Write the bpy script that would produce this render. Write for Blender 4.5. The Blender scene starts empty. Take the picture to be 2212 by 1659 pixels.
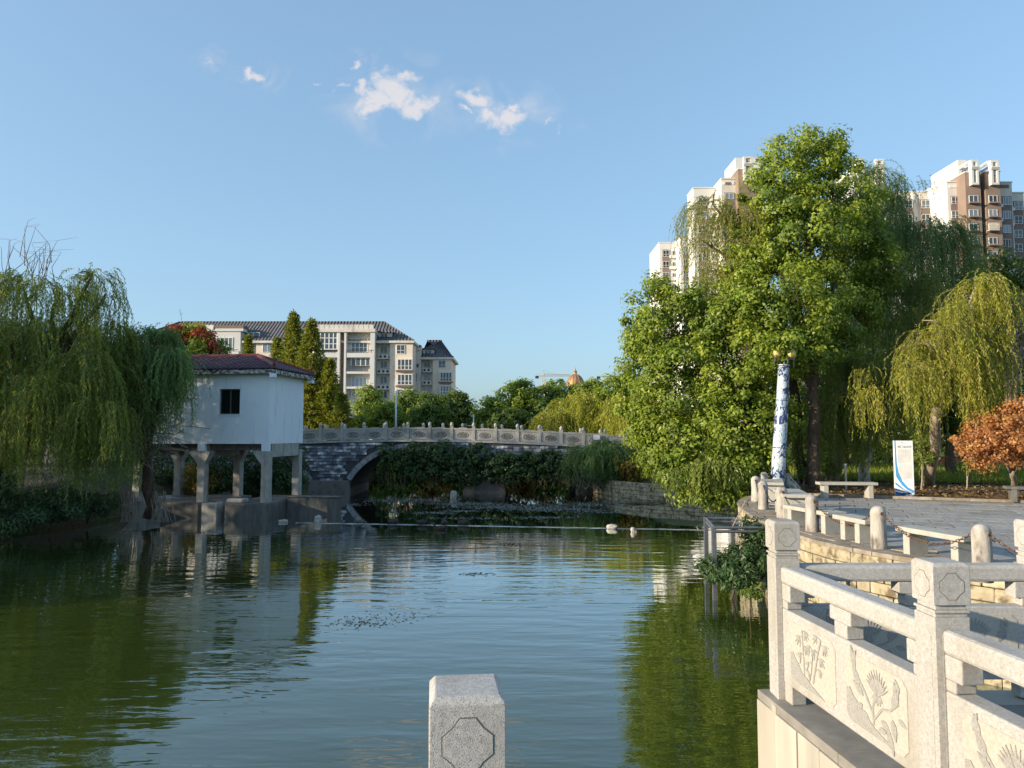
import bpy, bmesh, math, random
import numpy as np
from mathutils import Vector, Matrix, Euler, noise as mnoise
R = math.radians
random.seed(7); RNG = np.random.default_rng(11)
scn = bpy.context.scene; COL = scn.collection

# ------------------------------------------------------------------ camera
F = 731.0; PITCH = R(3.76); EYE = Vector((0, 0, 4.0))
cd = bpy.data.cameras.new('camera'); cam = bpy.data.objects.new('camera', cd); COL.objects.link(cam)
cd.sensor_width = 36; cd.lens = F/1024*36; cd.clip_start = .05; cd.clip_end = 4000
cam.location = EYE; cam.rotation_euler = (math.pi/2+PITCH, 0, 0); scn.camera = cam
scn.render.resolution_x, scn.render.resolution_y = 1024, 768

def ray(u, v):
    cx, cy = (u-512)/F, (384-v)/F; s, c = math.sin(PITCH), math.cos(PITCH)
    return Vector((cx, c-cy*s, s+cy*c))
def W(sx, sy, Y):            # point at depth Y seen at (sx, sy) of the 2212-wide photograph
    d = ray(sx/2.16016, sy/2.16016); return EYE + d*(Y/d.y)
def G(sx, sy, z):            # point at height z
    d = ray(sx/2.16016, sy/2.16016); return EYE + d*((z-EYE.z)/d.z)
def crop(x0, y0, k):         # reading taken in an enlarged piece of the photograph
    return lambda cx, cy, Y: (lambda d: EYE + d*(Y/d.y))(ray((x0+cx/k)/4, (y0+cy/k)/4))

# ------------------------------------------------------------------ sky, sun, exposure
SUN_EL, SUN_AZ = R(14), R(-20)      # azimuth: from -X turned towards the viewer
tosun = Vector((-math.cos(SUN_EL)*math.cos(SUN_AZ), math.cos(SUN_EL)*math.sin(SUN_AZ), math.sin(SUN_EL)))
wd = bpy.data.worlds.new('World'); scn.world = wd; wd.use_nodes = True
nt = wd.node_tree; nt.nodes.clear()
def N(nt, t, **k):
    n = nt.nodes.new(t)
    for a, b in k.items(): setattr(n, a, b)
    return n
def mth(nt, op, a, b=None, clamp=False):
    n = N(nt, 'ShaderNodeMath', operation=op, use_clamp=clamp)
    for i, q in enumerate((a, b)):
        if q is None: continue
        if isinstance(q, (int, float)): n.inputs[i].default_value = q
        else: nt.links.new(q, n.inputs[i])
    return n.outputs[0]
sky = N(nt, 'ShaderNodeTexSky', sky_type='NISHITA', sun_disc=False, sun_elevation=SUN_EL,
        sun_rotation=math.atan2(tosun.x, tosun.y), altitude=50, air_density=1.0, dust_density=2.0, ozone_density=3.0)
gm = N(nt, 'ShaderNodeGamma'); gm.inputs[1].default_value = .5; nt.links.new(sky.outputs[0], gm.inputs[0])      # the phone's tone curve flattens the sky evenly
hs = N(nt, 'ShaderNodeMix', data_type='RGBA', blend_type='MULTIPLY'); hs.inputs[0].default_value = 1; nt.links.new(gm.outputs[0], hs.inputs[6]); hs.inputs[7].default_value = (.93, 1.17, 1.34, 1)
tc = N(nt, 'ShaderNodeTexCoord'); sp = N(nt, 'ShaderNodeSeparateXYZ'); nt.links.new(tc.outputs['Generated'], sp.inputs[0])
px = mth(nt, 'DIVIDE', sp.outputs[0], sp.outputs[1]); pz = mth(nt, 'DIVIDE', sp.outputs[2], sp.outputs[1])
cb = N(nt, 'ShaderNodeCombineXYZ'); nt.links.new(px, cb.inputs[0]); nt.links.new(pz, cb.inputs[1])
for sc_, am_ in ((20, .034), (60, .013)):          # billows: the cloud outlines are bent by two sizes of noise
    wn_ = N(nt, 'ShaderNodeTexNoise'); wn_.inputs['Scale'].default_value = sc_; wn_.inputs['Detail'].default_value = 5; nt.links.new(cb.outputs[0], wn_.inputs['Vector'])
    ws = N(nt, 'ShaderNodeSeparateColor'); nt.links.new(wn_.outputs['Color'], ws.inputs[0])
    px = mth(nt, 'ADD', px, mth(nt, 'MULTIPLY', mth(nt, 'SUBTRACT', ws.outputs[0], .5), am_*2)); pz = mth(nt, 'ADD', pz, mth(nt, 'MULTIPLY', mth(nt, 'SUBTRACT', ws.outputs[1], .5), am_*2))
nz = N(nt, 'ShaderNodeTexNoise'); nz.inputs['Scale'].default_value = 21; nz.inputs['Detail'].default_value = 12; nz.inputs['Roughness'].default_value = .66; nz.inputs['Distortion'].default_value = .9
nt.links.new(cb.outputs[0], nz.inputs['Vector'])
blob = None
for (sx, sy, rx, ry, a) in [(800, 222, 40, 26, 1), (848, 200, 44, 38, 1.05), (876, 162, 40, 16, .8), (900, 232, 40, 26, 1.05), (772, 196, 26, 20, .75),
                            (1092, 257, 52, 30, 1.0), (1040, 218, 52, 22, .8), (1108, 224, 34, 14, .65), (1000, 246, 40, 10, .5),
                            (762, 140, 32, 15, .72), (555, 176, 30, 18, .72), (735, 190, 20, 12, .55), (462, 134, 24, 10, .5), (688, 168, 14, 10, .5), (1190, 268, 50, 10, .45)]:
    d = ray(sx/2.16016, sy/2.16016); k = 1/(2.16016*F)
    s1 = mth(nt, 'MULTIPLY', mth(nt, 'SUBTRACT', px, d.x/d.y), 1/(rx*k*1.55)); s2 = mth(nt, 'MULTIPLY', mth(nt, 'SUBTRACT', pz, d.z/d.y), 1/(ry*k*1.5))
    q = mth(nt, 'SUBTRACT', a, mth(nt, 'SQRT', mth(nt, 'ADD', mth(nt, 'MULTIPLY', s1, s1), mth(nt, 'MULTIPLY', s2, s2))))
    blob = q if blob is None else mth(nt, 'MAXIMUM', blob, q)
den = mth(nt, 'ADD', mth(nt, 'MULTIPLY', blob, 1.7), mth(nt, 'MULTIPLY', mth(nt, 'SUBTRACT', nz.outputs[0], .49), 4.2))
mr = N(nt, 'ShaderNodeMapRange', interpolation_type='SMOOTHSTEP'); nt.links.new(den, mr.inputs[0])
mr.inputs[1].default_value = .0; mr.inputs[2].default_value = 1.35; mr.inputs[4].default_value = 1.0
gate = mth(nt, 'MULTIPLY', mr.outputs[0], mth(nt, 'GREATER_THAN', blob, 0.0))
soft = mth(nt, 'MULTIPLY', gate, mth(nt, 'MULTIPLY', blob, 2.2, True))
n2 = N(nt, 'ShaderNodeTexNoise'); n2.inputs['Scale'].default_value = 9; n2.inputs['Detail'].default_value = 10; n2.inputs['Roughness'].default_value = .6; n2.inputs['Distortion'].default_value = 1.6; nt.links.new(cb.outputs[0], n2.inputs['Vector'])
veil = mth(nt, 'MULTIPLY', mth(nt, 'MULTIPLY', mth(nt, 'SUBTRACT', n2.outputs[0], .47), 1.6, True), mth(nt, 'MULTIPLY', mth(nt, 'ADD', blob, 1.1), .8, True))
soft = mth(nt, 'MAXIMUM', soft, veil)
mx = N(nt, 'ShaderNodeMix', data_type='RGBA'); nt.links.new(soft, mx.inputs[0]); nt.links.new(hs.outputs[2], mx.inputs[6])
CLOUD = mx.inputs[7]; CLOUD.default_value = (2.05, 2.05, 2.2, 1)
bg = N(nt, 'ShaderNodeBackground'); bg.inputs[1].default_value = .15; nt.links.new(mx.outputs[2], bg.inputs[0])
wo = N(nt, 'ShaderNodeOutputWorld'); nt.links.new(bg.outputs[0], wo.inputs[0])
sl = bpy.data.lights.new('sun', 'SUN'); sl.energy = 3.1; sl.angle = R(.53); sl.color = (1, .84, .62)
so = bpy.data.objects.new('sun', sl); COL.objects.link(so); so.rotation_euler = tosun.to_track_quat('Z', 'Y').to_euler(); so.location = (-30, 0, 30)
vs = scn.view_settings; vs.view_transform = 'Standard'; vs.look = 'None'; vs.exposure = 1.27; vs.gamma = 1
scn.cycles.max_bounces = 6; scn.cycles.transparent_max_bounces = 4; scn.cycles.caustics_reflective = False; scn.cycles.caustics_refractive = False
scn.cycles.sample_clamp_indirect = 4

# ------------------------------------------------------------------ helpers
def tag(o, label=None, cat=None, group=None, kind=None):
    for k, v in (('label', label), ('category', cat), ('group', group), ('kind', kind)):
        if v: o[k] = v
    return o
def E(name, loc=(0, 0, 0), label=None, cat=None, group=None, rz=0, rot=None):
    o = bpy.data.objects.new(name, None); COL.objects.link(o); o.location = loc
    o.rotation_euler = rot or (0, 0, rz); o.empty_display_size = .2
    return tag(o, label, cat, group)
def O(name, me, parent=None, loc=(0, 0, 0), rot=(0, 0, 0), scale=(1, 1, 1), mat=None):
    o = bpy.data.objects.new(name, me); COL.objects.link(o); o.location = loc; o.rotation_euler = rot; o.scale = scale
    if parent is not None: o.parent = parent
    if mat is not None: o.material_slots[0].link = 'OBJECT'; o.material_slots[0].material = mat
    return o
def copy_tree(o, parent=None, loc=None, rz=None):
    c = o.copy(); COL.objects.link(c); c.parent = parent
    if loc is not None: c.location = loc
    if rz is not None: c.rotation_euler = (0, 0, rz)
    for ch in o.children: copy_tree(ch, c)
    return c
class MB:
    def __init__(s): s.v = []; s.f = []
    def add(s, vs, fs):
        n = len(s.v); s.v += [tuple(q) for q in vs]; s.f += [tuple(i+n for i in q) for q in fs]; return s
    def box(s, x0, x1, y0, y1, z0, z1, M=None):
        vs = [Vector((x, y, z)) for z in (z0, z1) for y in (y0, y1) for x in (x0, x1)]
        if M is not None: vs = [M @ q for q in vs]
        return s.add(vs, [(0, 2, 3, 1), (4, 5, 7, 6), (0, 1, 5, 4), (2, 6, 7, 3), (0, 4, 6, 2), (1, 3, 7, 5)])
    def prism(s, poly, o, ux, uy, d):       # polygon in the frame (o, ux, uy), thickened along -normal by d
        o, ux, uy = Vector(o), Vector(ux), Vector(uy); n = ux.cross(uy).normalized(); k = len(poly)
        a = [o+ux*p[0]+uy*p[1] for p in poly]; b = [q-n*d for q in a]
        return s.add(a+b, [tuple(range(k)), tuple(range(2*k-1, k-1, -1))] + [(i, i+k, (i+1) % k+k, (i+1) % k) for i in range(k)])
    def tube(s, pts, rad, n=6, cap=True):
        pts = [Vector(p) for p in pts]
        if isinstance(rad, (int, float)): rad = [rad]*len(pts)
        vs = []; fs = []; ref = None
        for i, p in enumerate(pts):
            t = (pts[min(i+1, len(pts)-1)]-pts[max(i-1, 0)])
            t = t.normalized() if t.length > 1e-9 else Vector((0, 0, 1))
            if ref is None: ref = Vector((1, 0, 0)) if abs(t.x) < .9 else Vector((0, 1, 0))
            a = (ref-t*ref.dot(t)).normalized(); b = t.cross(a); ref = a
            for j in range(n):
                w = 2*math.pi*j/n; vs.append(p+(a*math.cos(w)+b*math.sin(w))*rad[i])
        for i in range(len(pts)-1):
            for j in range(n):
                fs.append((i*n+j, i*n+(j+1) % n, (i+1)*n+(j+1) % n, (i+1)*n+j))
        if cap: fs += [tuple(range(n-1, -1, -1)), tuple(range((len(pts)-1)*n, len(pts)*n))]
        return s.add(vs, fs)
    def lathe(s, prof, n=12, c=(0, 0, 0), M=None):
        c = Vector(c); vs = []; fs = []
        for r, z in prof:
            for j in range(n):
                w = 2*math.pi*j/n; q = Vector((r*math.cos(w), r*math.sin(w), z))
                vs.append(c+(M @ q if M is not None else q))
        for i in range(len(prof)-1):
            for j in range(n): fs.append((i*n+j, i*n+(j+1) % n, (i+1)*n+(j+1) % n, (i+1)*n+j))
        fs += [tuple(range(n-1, -1, -1)), tuple(range((len(prof)-1)*n, len(prof)*n))]
        return s.add(vs, fs)
    def mesh(s, name, mat, smooth=False):
        me = bpy.data.meshes.new(name); me.from_pydata(s.v, [], s.f); me.materials.append(mat)
        if smooth: me.shade_smooth()
        return me
    def build(s, name, mat, parent=None, world=False, smooth=False, bevel=0, seg=2):
        o = O(name, s.mesh(name, mat, smooth), parent)
        if world and parent is not None: o.location = -parent.location
        if bevel:
            b = o.modifiers.new('bevel', 'BEVEL'); b.width = bevel; b.segments = seg; b.limit_method = 'ANGLE'; b.angle_limit = R(40)
        return o
def np_mesh(name, V, Fq, mat, tone=None):
    V = np.ascontiguousarray(V, dtype=np.float32); Fq = np.ascontiguousarray(Fq, dtype=np.int32); k = Fq.shape[1]
    me = bpy.data.meshes.new(name); me.vertices.add(len(V)); me.vertices.foreach_set('co', V.ravel())
    me.loops.add(Fq.size); me.loops.foreach_set('vertex_index', Fq.ravel())
    me.polygons.add(len(Fq)); me.polygons.foreach_set('loop_start', np.arange(0, Fq.size, k, dtype=np.int32))
    me.update(calc_edges=True); me.materials.append(mat)
    if tone is not None:
        a = me.attributes.new('tone', 'FLOAT', 'FACE'); a.data.foreach_set('value', np.ascontiguousarray(tone, dtype=np.float32))
    return me
def unit(a): return a/np.maximum(np.linalg.norm(a, axis=1, keepdims=True), 1e-9)
def leaves(name, C, A, Nn, L, Wd, tone, mat, parent=None, world=True, kind=None):
    n = len(C); A = unit(A); S = unit(np.cross(A, Nn)); up = unit(np.cross(S, A))
    L = np.broadcast_to(np.asarray(L, float), (n,))[:, None]; Wd = np.broadcast_to(np.asarray(Wd, float), (n,))[:, None]
    V = np.empty((n, 4, 3)); V[:, 0] = C; V[:, 1] = C+A*L*.45+S*Wd*.5+up*L*.05; V[:, 2] = C+A*L-up*L*.08; V[:, 3] = C+A*L*.45-S*Wd*.5+up*L*.05
    me = np_mesh(name, V.reshape(-1, 3), np.arange(4*n).reshape(n, 4), mat, tone)
    o = O(name, me, parent)
    if world and parent is not None: o.location = -parent.location
    if kind: o['kind'] = kind
    return o

# ------------------------------------------------------------------ materials
def base_mat(name):
    m = bpy.data.materials.new(name); m.use_nodes = True
    return m, m.node_tree, m.node_tree.nodes['Principled BSDF']
def ramp(nt, src, stops, interp='LINEAR'):
    r = N(nt, 'ShaderNodeValToRGB'); cr = r.color_ramp; cr.interpolation = interp
    while len(cr.elements) < len(stops): cr.elements.new(.5)
    for e, (p, c) in zip(cr.elements, stops): e.position = p; e.color = (*c, 1)
    nt.links.new(src, r.inputs[0]); return r.outputs[0]
def noise_of(nt, scale, detail=4, stretch=(1, 1, 1), rough=.55, vec=None, dist=0):
    if vec is None: vec = N(nt, 'ShaderNodeNewGeometry').outputs['Position']
    mp = N(nt, 'ShaderNodeMapping'); mp.inputs['Scale'].default_value = stretch; nt.links.new(vec, mp.inputs[0])
    t = N(nt, 'ShaderNodeTexNoise'); t.inputs['Scale'].default_value = scale; t.inputs['Detail'].default_value = detail
    t.inputs['Roughness'].default_value = rough; t.inputs['Distortion'].default_value = dist
    nt.links.new(mp.outputs[0], t.inputs['Vector']); return t.outputs[0]
def mixc(nt, fac, a, b, mode='MIX'):
    m = N(nt, 'ShaderNodeMix', data_type='RGBA', blend_type=mode)
    for s, q in ((0, fac), (6, a), (7, b)):
        if isinstance(q, (int, float)): m.inputs[s].default_value = q
        elif isinstance(q, tuple): m.inputs[s].default_value = (*q, 1)
        else: nt.links.new(q, m.inputs[s])
    return m.outputs[2]
def mk(name, stops, scale=5, detail=5, rough=.8, bump=0, bscale=None, stretch=(1, 1, 1), rand=0, dirt=None, spec=.3, fine=None, metal=0, local=False):
    m, nt, b = base_mat(name)
    vec = N(nt, 'ShaderNodeTexCoord').outputs['Object'] if local else None
    c = ramp(nt, noise_of(nt, scale, detail, stretch, vec=vec), stops)
    if fine:                                   # fine = (scale, lo, hi, colour): small specks
        c = mixc(nt, ramp(nt, noise_of(nt, fine[0], 2, vec=vec), [(fine[1], (1, 1, 1)), (fine[2], (0, 0, 0))]), c, fine[3])
    if dirt:                                   # dirt = (scale, lo, hi, colour, stretch): stains with a shape of their own
        c = mixc(nt, ramp(nt, noise_of(nt, dirt[0], 6, dirt[4] if len(dirt) > 4 else (1, 1, 1), .65), [(dirt[1], (0, 0, 0)), (dirt[2], (1, 1, 1))]), c, dirt[3])
    if rand:
        oi = N(nt, 'ShaderNodeObjectInfo'); h = N(nt, 'ShaderNodeHueSaturation'); nt.links.new(c, h.inputs['Color'])
        nt.links.new(mth(nt, 'ADD', mth(nt, 'MULTIPLY', oi.outputs['Random'], rand), 1-rand/2), h.inputs['Value']); c = h.outputs[0]
    nt.links.new(c, b.inputs['Base Color']); b.inputs['Roughness'].default_value = rough; b.inputs['Specular IOR Level'].default_value = spec; b.inputs['Metallic'].default_value = metal
    if bump:
        bp = N(nt, 'ShaderNodeBump'); bp.inputs['Distance'].default_value = bump; bp.inputs['Strength'].default_value = .8
        nt.links.new(noise_of(nt, bscale or scale*2, 4, stretch), bp.inputs['Height']); nt.links.new(bp.outputs[0], b.inputs['Normal'])
    return m
def plain(name, c, rough=.5, metal=0, spec=.4):
    return mk(name, [(.3, tuple(q*.88 for q in c)), (.7, tuple(min(1, q*1.08) for q in c))], 3, 3, rough, spec=spec, metal=metal)
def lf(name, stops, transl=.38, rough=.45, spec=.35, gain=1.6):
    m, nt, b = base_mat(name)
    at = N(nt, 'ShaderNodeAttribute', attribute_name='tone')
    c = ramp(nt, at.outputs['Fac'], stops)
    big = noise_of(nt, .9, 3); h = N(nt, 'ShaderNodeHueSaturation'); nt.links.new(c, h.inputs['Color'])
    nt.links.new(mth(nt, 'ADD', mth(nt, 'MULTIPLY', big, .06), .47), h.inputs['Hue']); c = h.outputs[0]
    nt.links.new(c, b.inputs['Base Color']); b.inputs['Roughness'].default_value = rough; b.inputs['Specular IOR Level'].default_value = spec
    t = N(nt, 'ShaderNodeBsdfTranslucent'); tcx = mixc(nt, 1.0, c, (gain, gain*1.0, gain*.55), 'MULTIPLY'); nt.links.new(tcx, t.inputs[0])
    mxs = N(nt, 'ShaderNodeMixShader'); mxs.inputs[0].default_value = transl
    nt.links.new(b.outputs[0], mxs.inputs[1]); nt.links.new(t.outputs[0], mxs.inputs[2])
    nt.links.new(mxs.outputs[0], nt.nodes['Material Output'].inputs[0]); return m
MT = {}
GRN = [(.35, (.41, .395, .375)), (.65, (.525, .505, .48))]
MT['granite'] = mk('granite', GRN, 60, 3, .75, .0012, 360, fine=(430, .37, .47, (.20, .19, .18)), dirt=(2.0, .50, .78, (.31, .275, .22), (1.6, 1.6, .7)))
MT['granite_pale'] = mk('granite_pale', [(.35, (0.409, 0.380, 0.327)), (.65, (0.491, 0.462, 0.409))], 60, 3, .85, .002, 300, fine=(380, .32, .42, (.33, .31, .28)))
MT['granite_relief'] = mk('granite_relief', [(.35, (0.297, 0.288, 0.270)), (.65, (0.387, 0.373, 0.351))], 80, 3, .7, .001, 250, fine=(330, .36, .46, (.17, .16, .15)))
MT['granite_far'] = mk('granite_far', [(.3, (.34, .33, .31)), (.7, (.50, .48, .45))], 3, 5, .85, .004, 60, dirt=(1.5, .5, .75, (.22, .20, .17)), rand=.15)
MT['slab'] = mk('slab_stone', [(.3, (0.378, 0.343, 0.286)), (.7, (0.475, 0.440, 0.378))], 3, 5, .8, .001, 120, stretch=(1, 1, .25), dirt=(1.6, .55, .8, (.33, .31, .28), (3, 3, .3)), rand=.12)
MT['coping'] = mk('coping_stone', [(.3, (.20, .185, .165)), (.7, (.30, .28, .25))], 8, 5, .85, .001, 200)
MT['deck'] = mk('deck_stone', [(.3, (.16, .16, .16)), (.7, (.25, .25, .24))], 4, 5, .85, .001, 100)
MT['paver'] = mk('paver_stone', [(.3, (0.248, 0.239, 0.230)), (.7, (0.368, 0.359, 0.340))], 6, 5, .85, .002, 80, rand=.3, dirt=(.6, .5, .75, (.24, .22, .20)))
MT['flag'] = mk('flagstone', [(.3, (.20, .165, .13)), (.7, (.36, .31, .25))], 5, 5, .9, .006, 30, rand=.35)
MT['ystone'] = mk('yellow_stone', [(.3, (0.288, 0.238, 0.144)), (.55, (0.432, 0.374, 0.259)), (.75, (0.504, 0.461, 0.360))], 3.5, 6, .9, .012, 14, rand=.3, dirt=(4, .50, .62, (.15, .115, .07)))
MT['wallcore'] = mk('wall_mortar', [(.3, (.16, .13, .09)), (.7, (.25, .21, .15))], 6, 5, .95)
MT['brick'] = mk('slate_brick', [(.36, (0.104, 0.117, 0.150)), (.52, (0.221, 0.240, 0.280)), (.62, (0.676, 0.702, 0.728))], 2.2, 7, .85, .01, 20, rand=.7, stretch=(1, 1, 1.6))
MT['voussoir'] = mk('arch_stone', [(.3, (.22, .23, .25)), (.7, (.36, .37, .39))], 4, 5, .85, .004, 30, rand=.25)
MT['bcore'] = mk('bridge_core', [(.3, (.05, .052, .06)), (.7, (.10, .10, .11))], 3, 5, .95)
MT['pier'] = mk('pier_stone', [(.3, (.15, .14, .13)), (.7, (.24, .22, .21))], 2, 5, .9, .003, 20, dirt=(2, .5, .7, (.08, .075, .06)))
MT['plaster'] = mk('white_plaster', [(.3, (0.808, 0.868, 0.964)), (.7, (0.878, 0.935, 0.969))], 1.2, 5, .9, .001, 60, dirt=(1.6, .58, .78, (.55, .60, .66), (2.5, 2.5, .35)))
MT['concrete'] = mk('concrete', [(.3, (0.345, 0.333, 0.310)), (.7, (0.506, 0.483, 0.448))], 2.5, 6, .9, .004, 30, dirt=(2, .52, .75, (.19, .17, .14), (2, 2, .4)))
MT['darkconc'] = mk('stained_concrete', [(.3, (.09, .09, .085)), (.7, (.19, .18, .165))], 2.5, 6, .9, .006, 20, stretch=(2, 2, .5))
MT['rtile'] = mk('purple_tile', [(.3, (0.053, 0.027, 0.040)), (.7, (0.105, 0.051, 0.068))], 5, 5, .5, rand=.35, spec=.4)
MT['rridge'] = mk('red_ridge', [(.3, (0.170, 0.030, 0.025)), (.7, (0.255, 0.051, 0.043))], 5, 5, .5)
MT['bark'] = mk('bark', [(.3, (.05, .036, .026)), (.7, (.15, .105, .072))], 7, 6, .95, .03, 14, stretch=(1, 1, .3))
MT['barkpale'] = mk('pale_bark', [(.3, (.20, .16, .12)), (.7, (.42, .35, .27))], 7, 6, .95, .03, 14, stretch=(1, 1, .3))
MT['lime'] = mk('lime_wash', [(.38, (.16, .13, .10)), (.52, (.62, .60, .56)), (.8, (.72, .70, .66))], 9, 6, .95, .02, 14, stretch=(1, 1, .5))
MT['twig'] = mk('twig', [(.3, (.13, .10, .06)), (.7, (.24, .18, .10))], 7, 4, .9)
MT['drytwig'] = mk('dry_twig', [(.3, (.20, .16, .13)), (.7, (.34, .28, .23))], 7, 4, .9)
MT['white'] = plain('white_paint', (.78, .78, .76), .5)
MT['wframe'] = plain('window_white', (.74, .74, .73), .4)
MT['metal'] = mk('galvanised', [(.3, (0.150, 0.165, 0.190)), (.7, (0.225, 0.240, 0.265))], 5, 4, .45, metal=.6)
MT['rust'] = mk('rusty_iron', [(.3, (.07, .045, .03)), (.7, (.16, .09, .05))], 20, 4, .8)
MT['dark'] = plain('dark_iron', (.03, .03, .035), .6)
MT['cream'] = mk('cream_wall', [(.3, (0.702, 0.594, 0.485)), (.7, (0.796, 0.691, 0.587))], .5, 6, .9, dirt=(.5, .58, .8, (.40, .34, .28), (1, 1, .4)))
MT['grey_wall'] = mk('dirty_white_wall', [(.3, (0.590, 0.547, 0.492)), (.7, (0.720, 0.676, 0.622))], .5, 6, .9, dirt=(.5, .54, .75, (.36, .33, .30), (1, 1, .35)))
MT['wwall'] = mk('white_wall', [(.3, (0.612, 0.594, 0.568)), (.7, (0.699, 0.681, 0.655))], .3, 6, .9, dirt=(.35, .6, .85, (.52, .48, .44), (1, 1, .3)))
MT['brownwall'] = mk('brown_wall', [(.3, (.23, .165, .135)), (.7, (.29, .215, .175))], .3, 6, .9)
MT['brownpanel'] = mk('brown_panel', [(.3, (.19, .145, .13)), (.7, (.24, .185, .165))], .3, 6, .9)
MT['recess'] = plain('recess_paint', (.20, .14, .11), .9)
def glass_mat(name, c):
    m, nt, b = base_mat(name)
    oi = N(nt, 'ShaderNodeObjectInfo'); cc = ramp(nt, oi.outputs['Random'], [(0, tuple(q*.35 for q in c)), (.55, c), (1, tuple(min(1, q*3.2+.06) for q in c))])
    nt.links.new(cc, b.inputs['Base Color']); b.inputs['Roughness'].default_value = .08; b.inputs['Specular IOR Level'].default_value = .6; return m
MT['glass'] = glass_mat('window_glass', (.07, .09, .11))
MT['blackglass'] = plain('dark_glass', (.012, .014, .014), .25)
def roof_mat():
    m, nt, b = base_mat('grey_roof_tiles')
    c = ramp(nt, noise_of(nt, 1.2, 5), [(.3, (.085, .082, .09)), (.7, (.14, .135, .145))]); nt.links.new(c, b.inputs['Base Color']); b.inputs['Roughness'].default_value = .6
    g = N(nt, 'ShaderNodeNewGeometry'); s = N(nt, 'ShaderNodeSeparateXYZ'); nt.links.new(g.outputs['Position'], s.inputs[0])
    a = mth(nt, 'SINE', mth(nt, 'MULTIPLY', s.outputs[0], 2*math.pi/.62)); e = mth(nt, 'FRACT', mth(nt, 'MULTIPLY', s.outputs[1], 1/.62))
    bp = N(nt, 'ShaderNodeBump'); bp.inputs['Distance'].default_value = .22; nt.links.new(mth(nt, 'ADD', a, mth(nt, 'MULTIPLY', e, .5)), bp.inputs['Height']); nt.links.new(bp.outputs[0], b.inputs['Normal'])
    return m
MT['roof'] = roof_mat()
# foliage: darker, mid and young leaves along "tone"
MT['camphor'] = lf('camphor_leaf', [(0, (0.071, 0.113, 0.019)), (.5, (0.196, 0.264, 0.035)), (.85, (0.389, 0.441, 0.056)), (1, (0.601, 0.577, 0.096))])
MT['camphor_dark'] = lf('dark_evergreen_leaf', [(0, (0.038, 0.062, 0.016)), (.6, (0.101, 0.152, 0.026)), (1, (0.220, 0.265, 0.046))])
MT['willow'] = lf('willow_leaf', [(0, (0.088, 0.136, 0.030)), (.5, (0.210, 0.273, 0.053)), (1, (0.437, 0.446, 0.090))], .45)
MT['willow_gold'] = lf('golden_willow_leaf', [(0, (0.115, 0.144, 0.021)), (.5, (0.299, 0.322, 0.040)), (.9, (0.483, 0.460, 0.069)), (1, (0.529, 0.391, 0.103))], .45)
MT['willow_blue'] = lf('blue_green_willow_leaf', [(0, (0.071, 0.139, 0.054)), (.5, (0.160, 0.268, 0.098)), (1, (0.340, 0.447, 0.143))], .42)
MT['conifer'] = lf('redwood_needle', [(0, (0.068, 0.092, 0.015)), (.5, (0.169, 0.197, 0.027)), (.85, (0.281, 0.289, 0.044)), (1, (0.315, 0.224, 0.062))], .35)
MT['ivy'] = lf('ivy_leaf', [(0, (0.028, 0.053, 0.022)), (.6, (0.062, 0.118, 0.041)), (1, (0.133, 0.203, 0.070))], .25)
MT['shrub'] = lf('shrub_leaf', [(0, (0.057, 0.096, 0.023)), (.6, (0.161, 0.227, 0.040)), (1, (0.378, 0.420, 0.077))], .35)
MT['autumn'] = lf('orange_leaf', [(0, (0.202, 0.086, 0.045)), (.5, (0.454, 0.218, 0.081)), (1, (0.655, 0.421, 0.162))], .4)
MT['redleaf'] = lf('red_leaf', [(0, (.16, .025, .02)), (.6, (.30, .06, .035)), (1, (.40, .15, .05))], .4)
MT['yellowleaf'] = lf('yellow_leaf', [(0, (.14, .10, .02)), (.6, (.27, .19, .03)), (1, (.38, .26, .06))], .4)
MT['grassb'] = lf('grass_blade', [(0, (0.078, 0.117, 0.016)), (.6, (0.195, 0.247, 0.029)), (1, (0.338, 0.338, 0.065))], .4)
MT['litter'] = lf('dry_leaf', [(0, (.11, .06, .03)), (.6, (.25, .15, .06)), (1, (.42, .30, .12))], .2)
MT['weed'] = mk('water_weed', [(.3, (.030, .034, .020)), (.7, (.075, .08, .05))], 8, 4, .8)
# ------------------------------------------------------------------ setting: ground, water, plaza
from mathutils.geometry import tessellate_polygon
def smooth(x, a, b): t = min(1, max(0, (x-a)/(b-a))); return t*t*(3-2*t)
PZ = 1.82      # level of the plaza above the water
PLAZA_EDGE = [(22, 6.1), (15, 7.6), (10.9, 9.4), (9.0, 10.8), (7.5, 12.1), (6.47, 13.9), (6.13, 16.1), (6.27, 18.5), (6.6, 20.7), (7.1, 22.9), (8.0, 24.8), (9.5, 26.4)]
def spline(pts, n=6):
    out = []
    for i in range(len(pts)-1):
        p0, p1, p2, p3 = (Vector(pts[max(0, min(len(pts)-1, i+k))]) for k in (-1, 0, 1, 2))
        for j in range(n):
            t = j/n; out.append(.5*((2*p1)+(p2-p0)*t+(2*p0-5*p1+4*p2-p3)*t*t+(3*p1-p0-3*p2+p3)*t**3))
    return out+[Vector(pts[-1])]
PE = [tuple(q) for q in spline(PLAZA_EDGE, 5)]
BANK = [(11.2, 28.5), (13, 32), (14, 36), (13, 39.5), (10.5, 41.5), (8, 43.2), (6.2, 46), (5.4, 49)]
POND = [(-34, -25), (22, -25)] + PE + BANK + [(5.4, 56), (6.5, 62), (2, 67), (-8, 69), (-16, 66), (-18.5, 58), (-17.5, 52), (-17, 45), (-17.6, 38), (-18, 32), (-19.5, 28), (-24, 22), (-29, 12), (-34, 0)]
def gz(x, y): return 2.0-.3*smooth(x, -6, 5)-.5*smooth(-x, 14, 19)*smooth(36-y, 0, 5)
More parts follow.
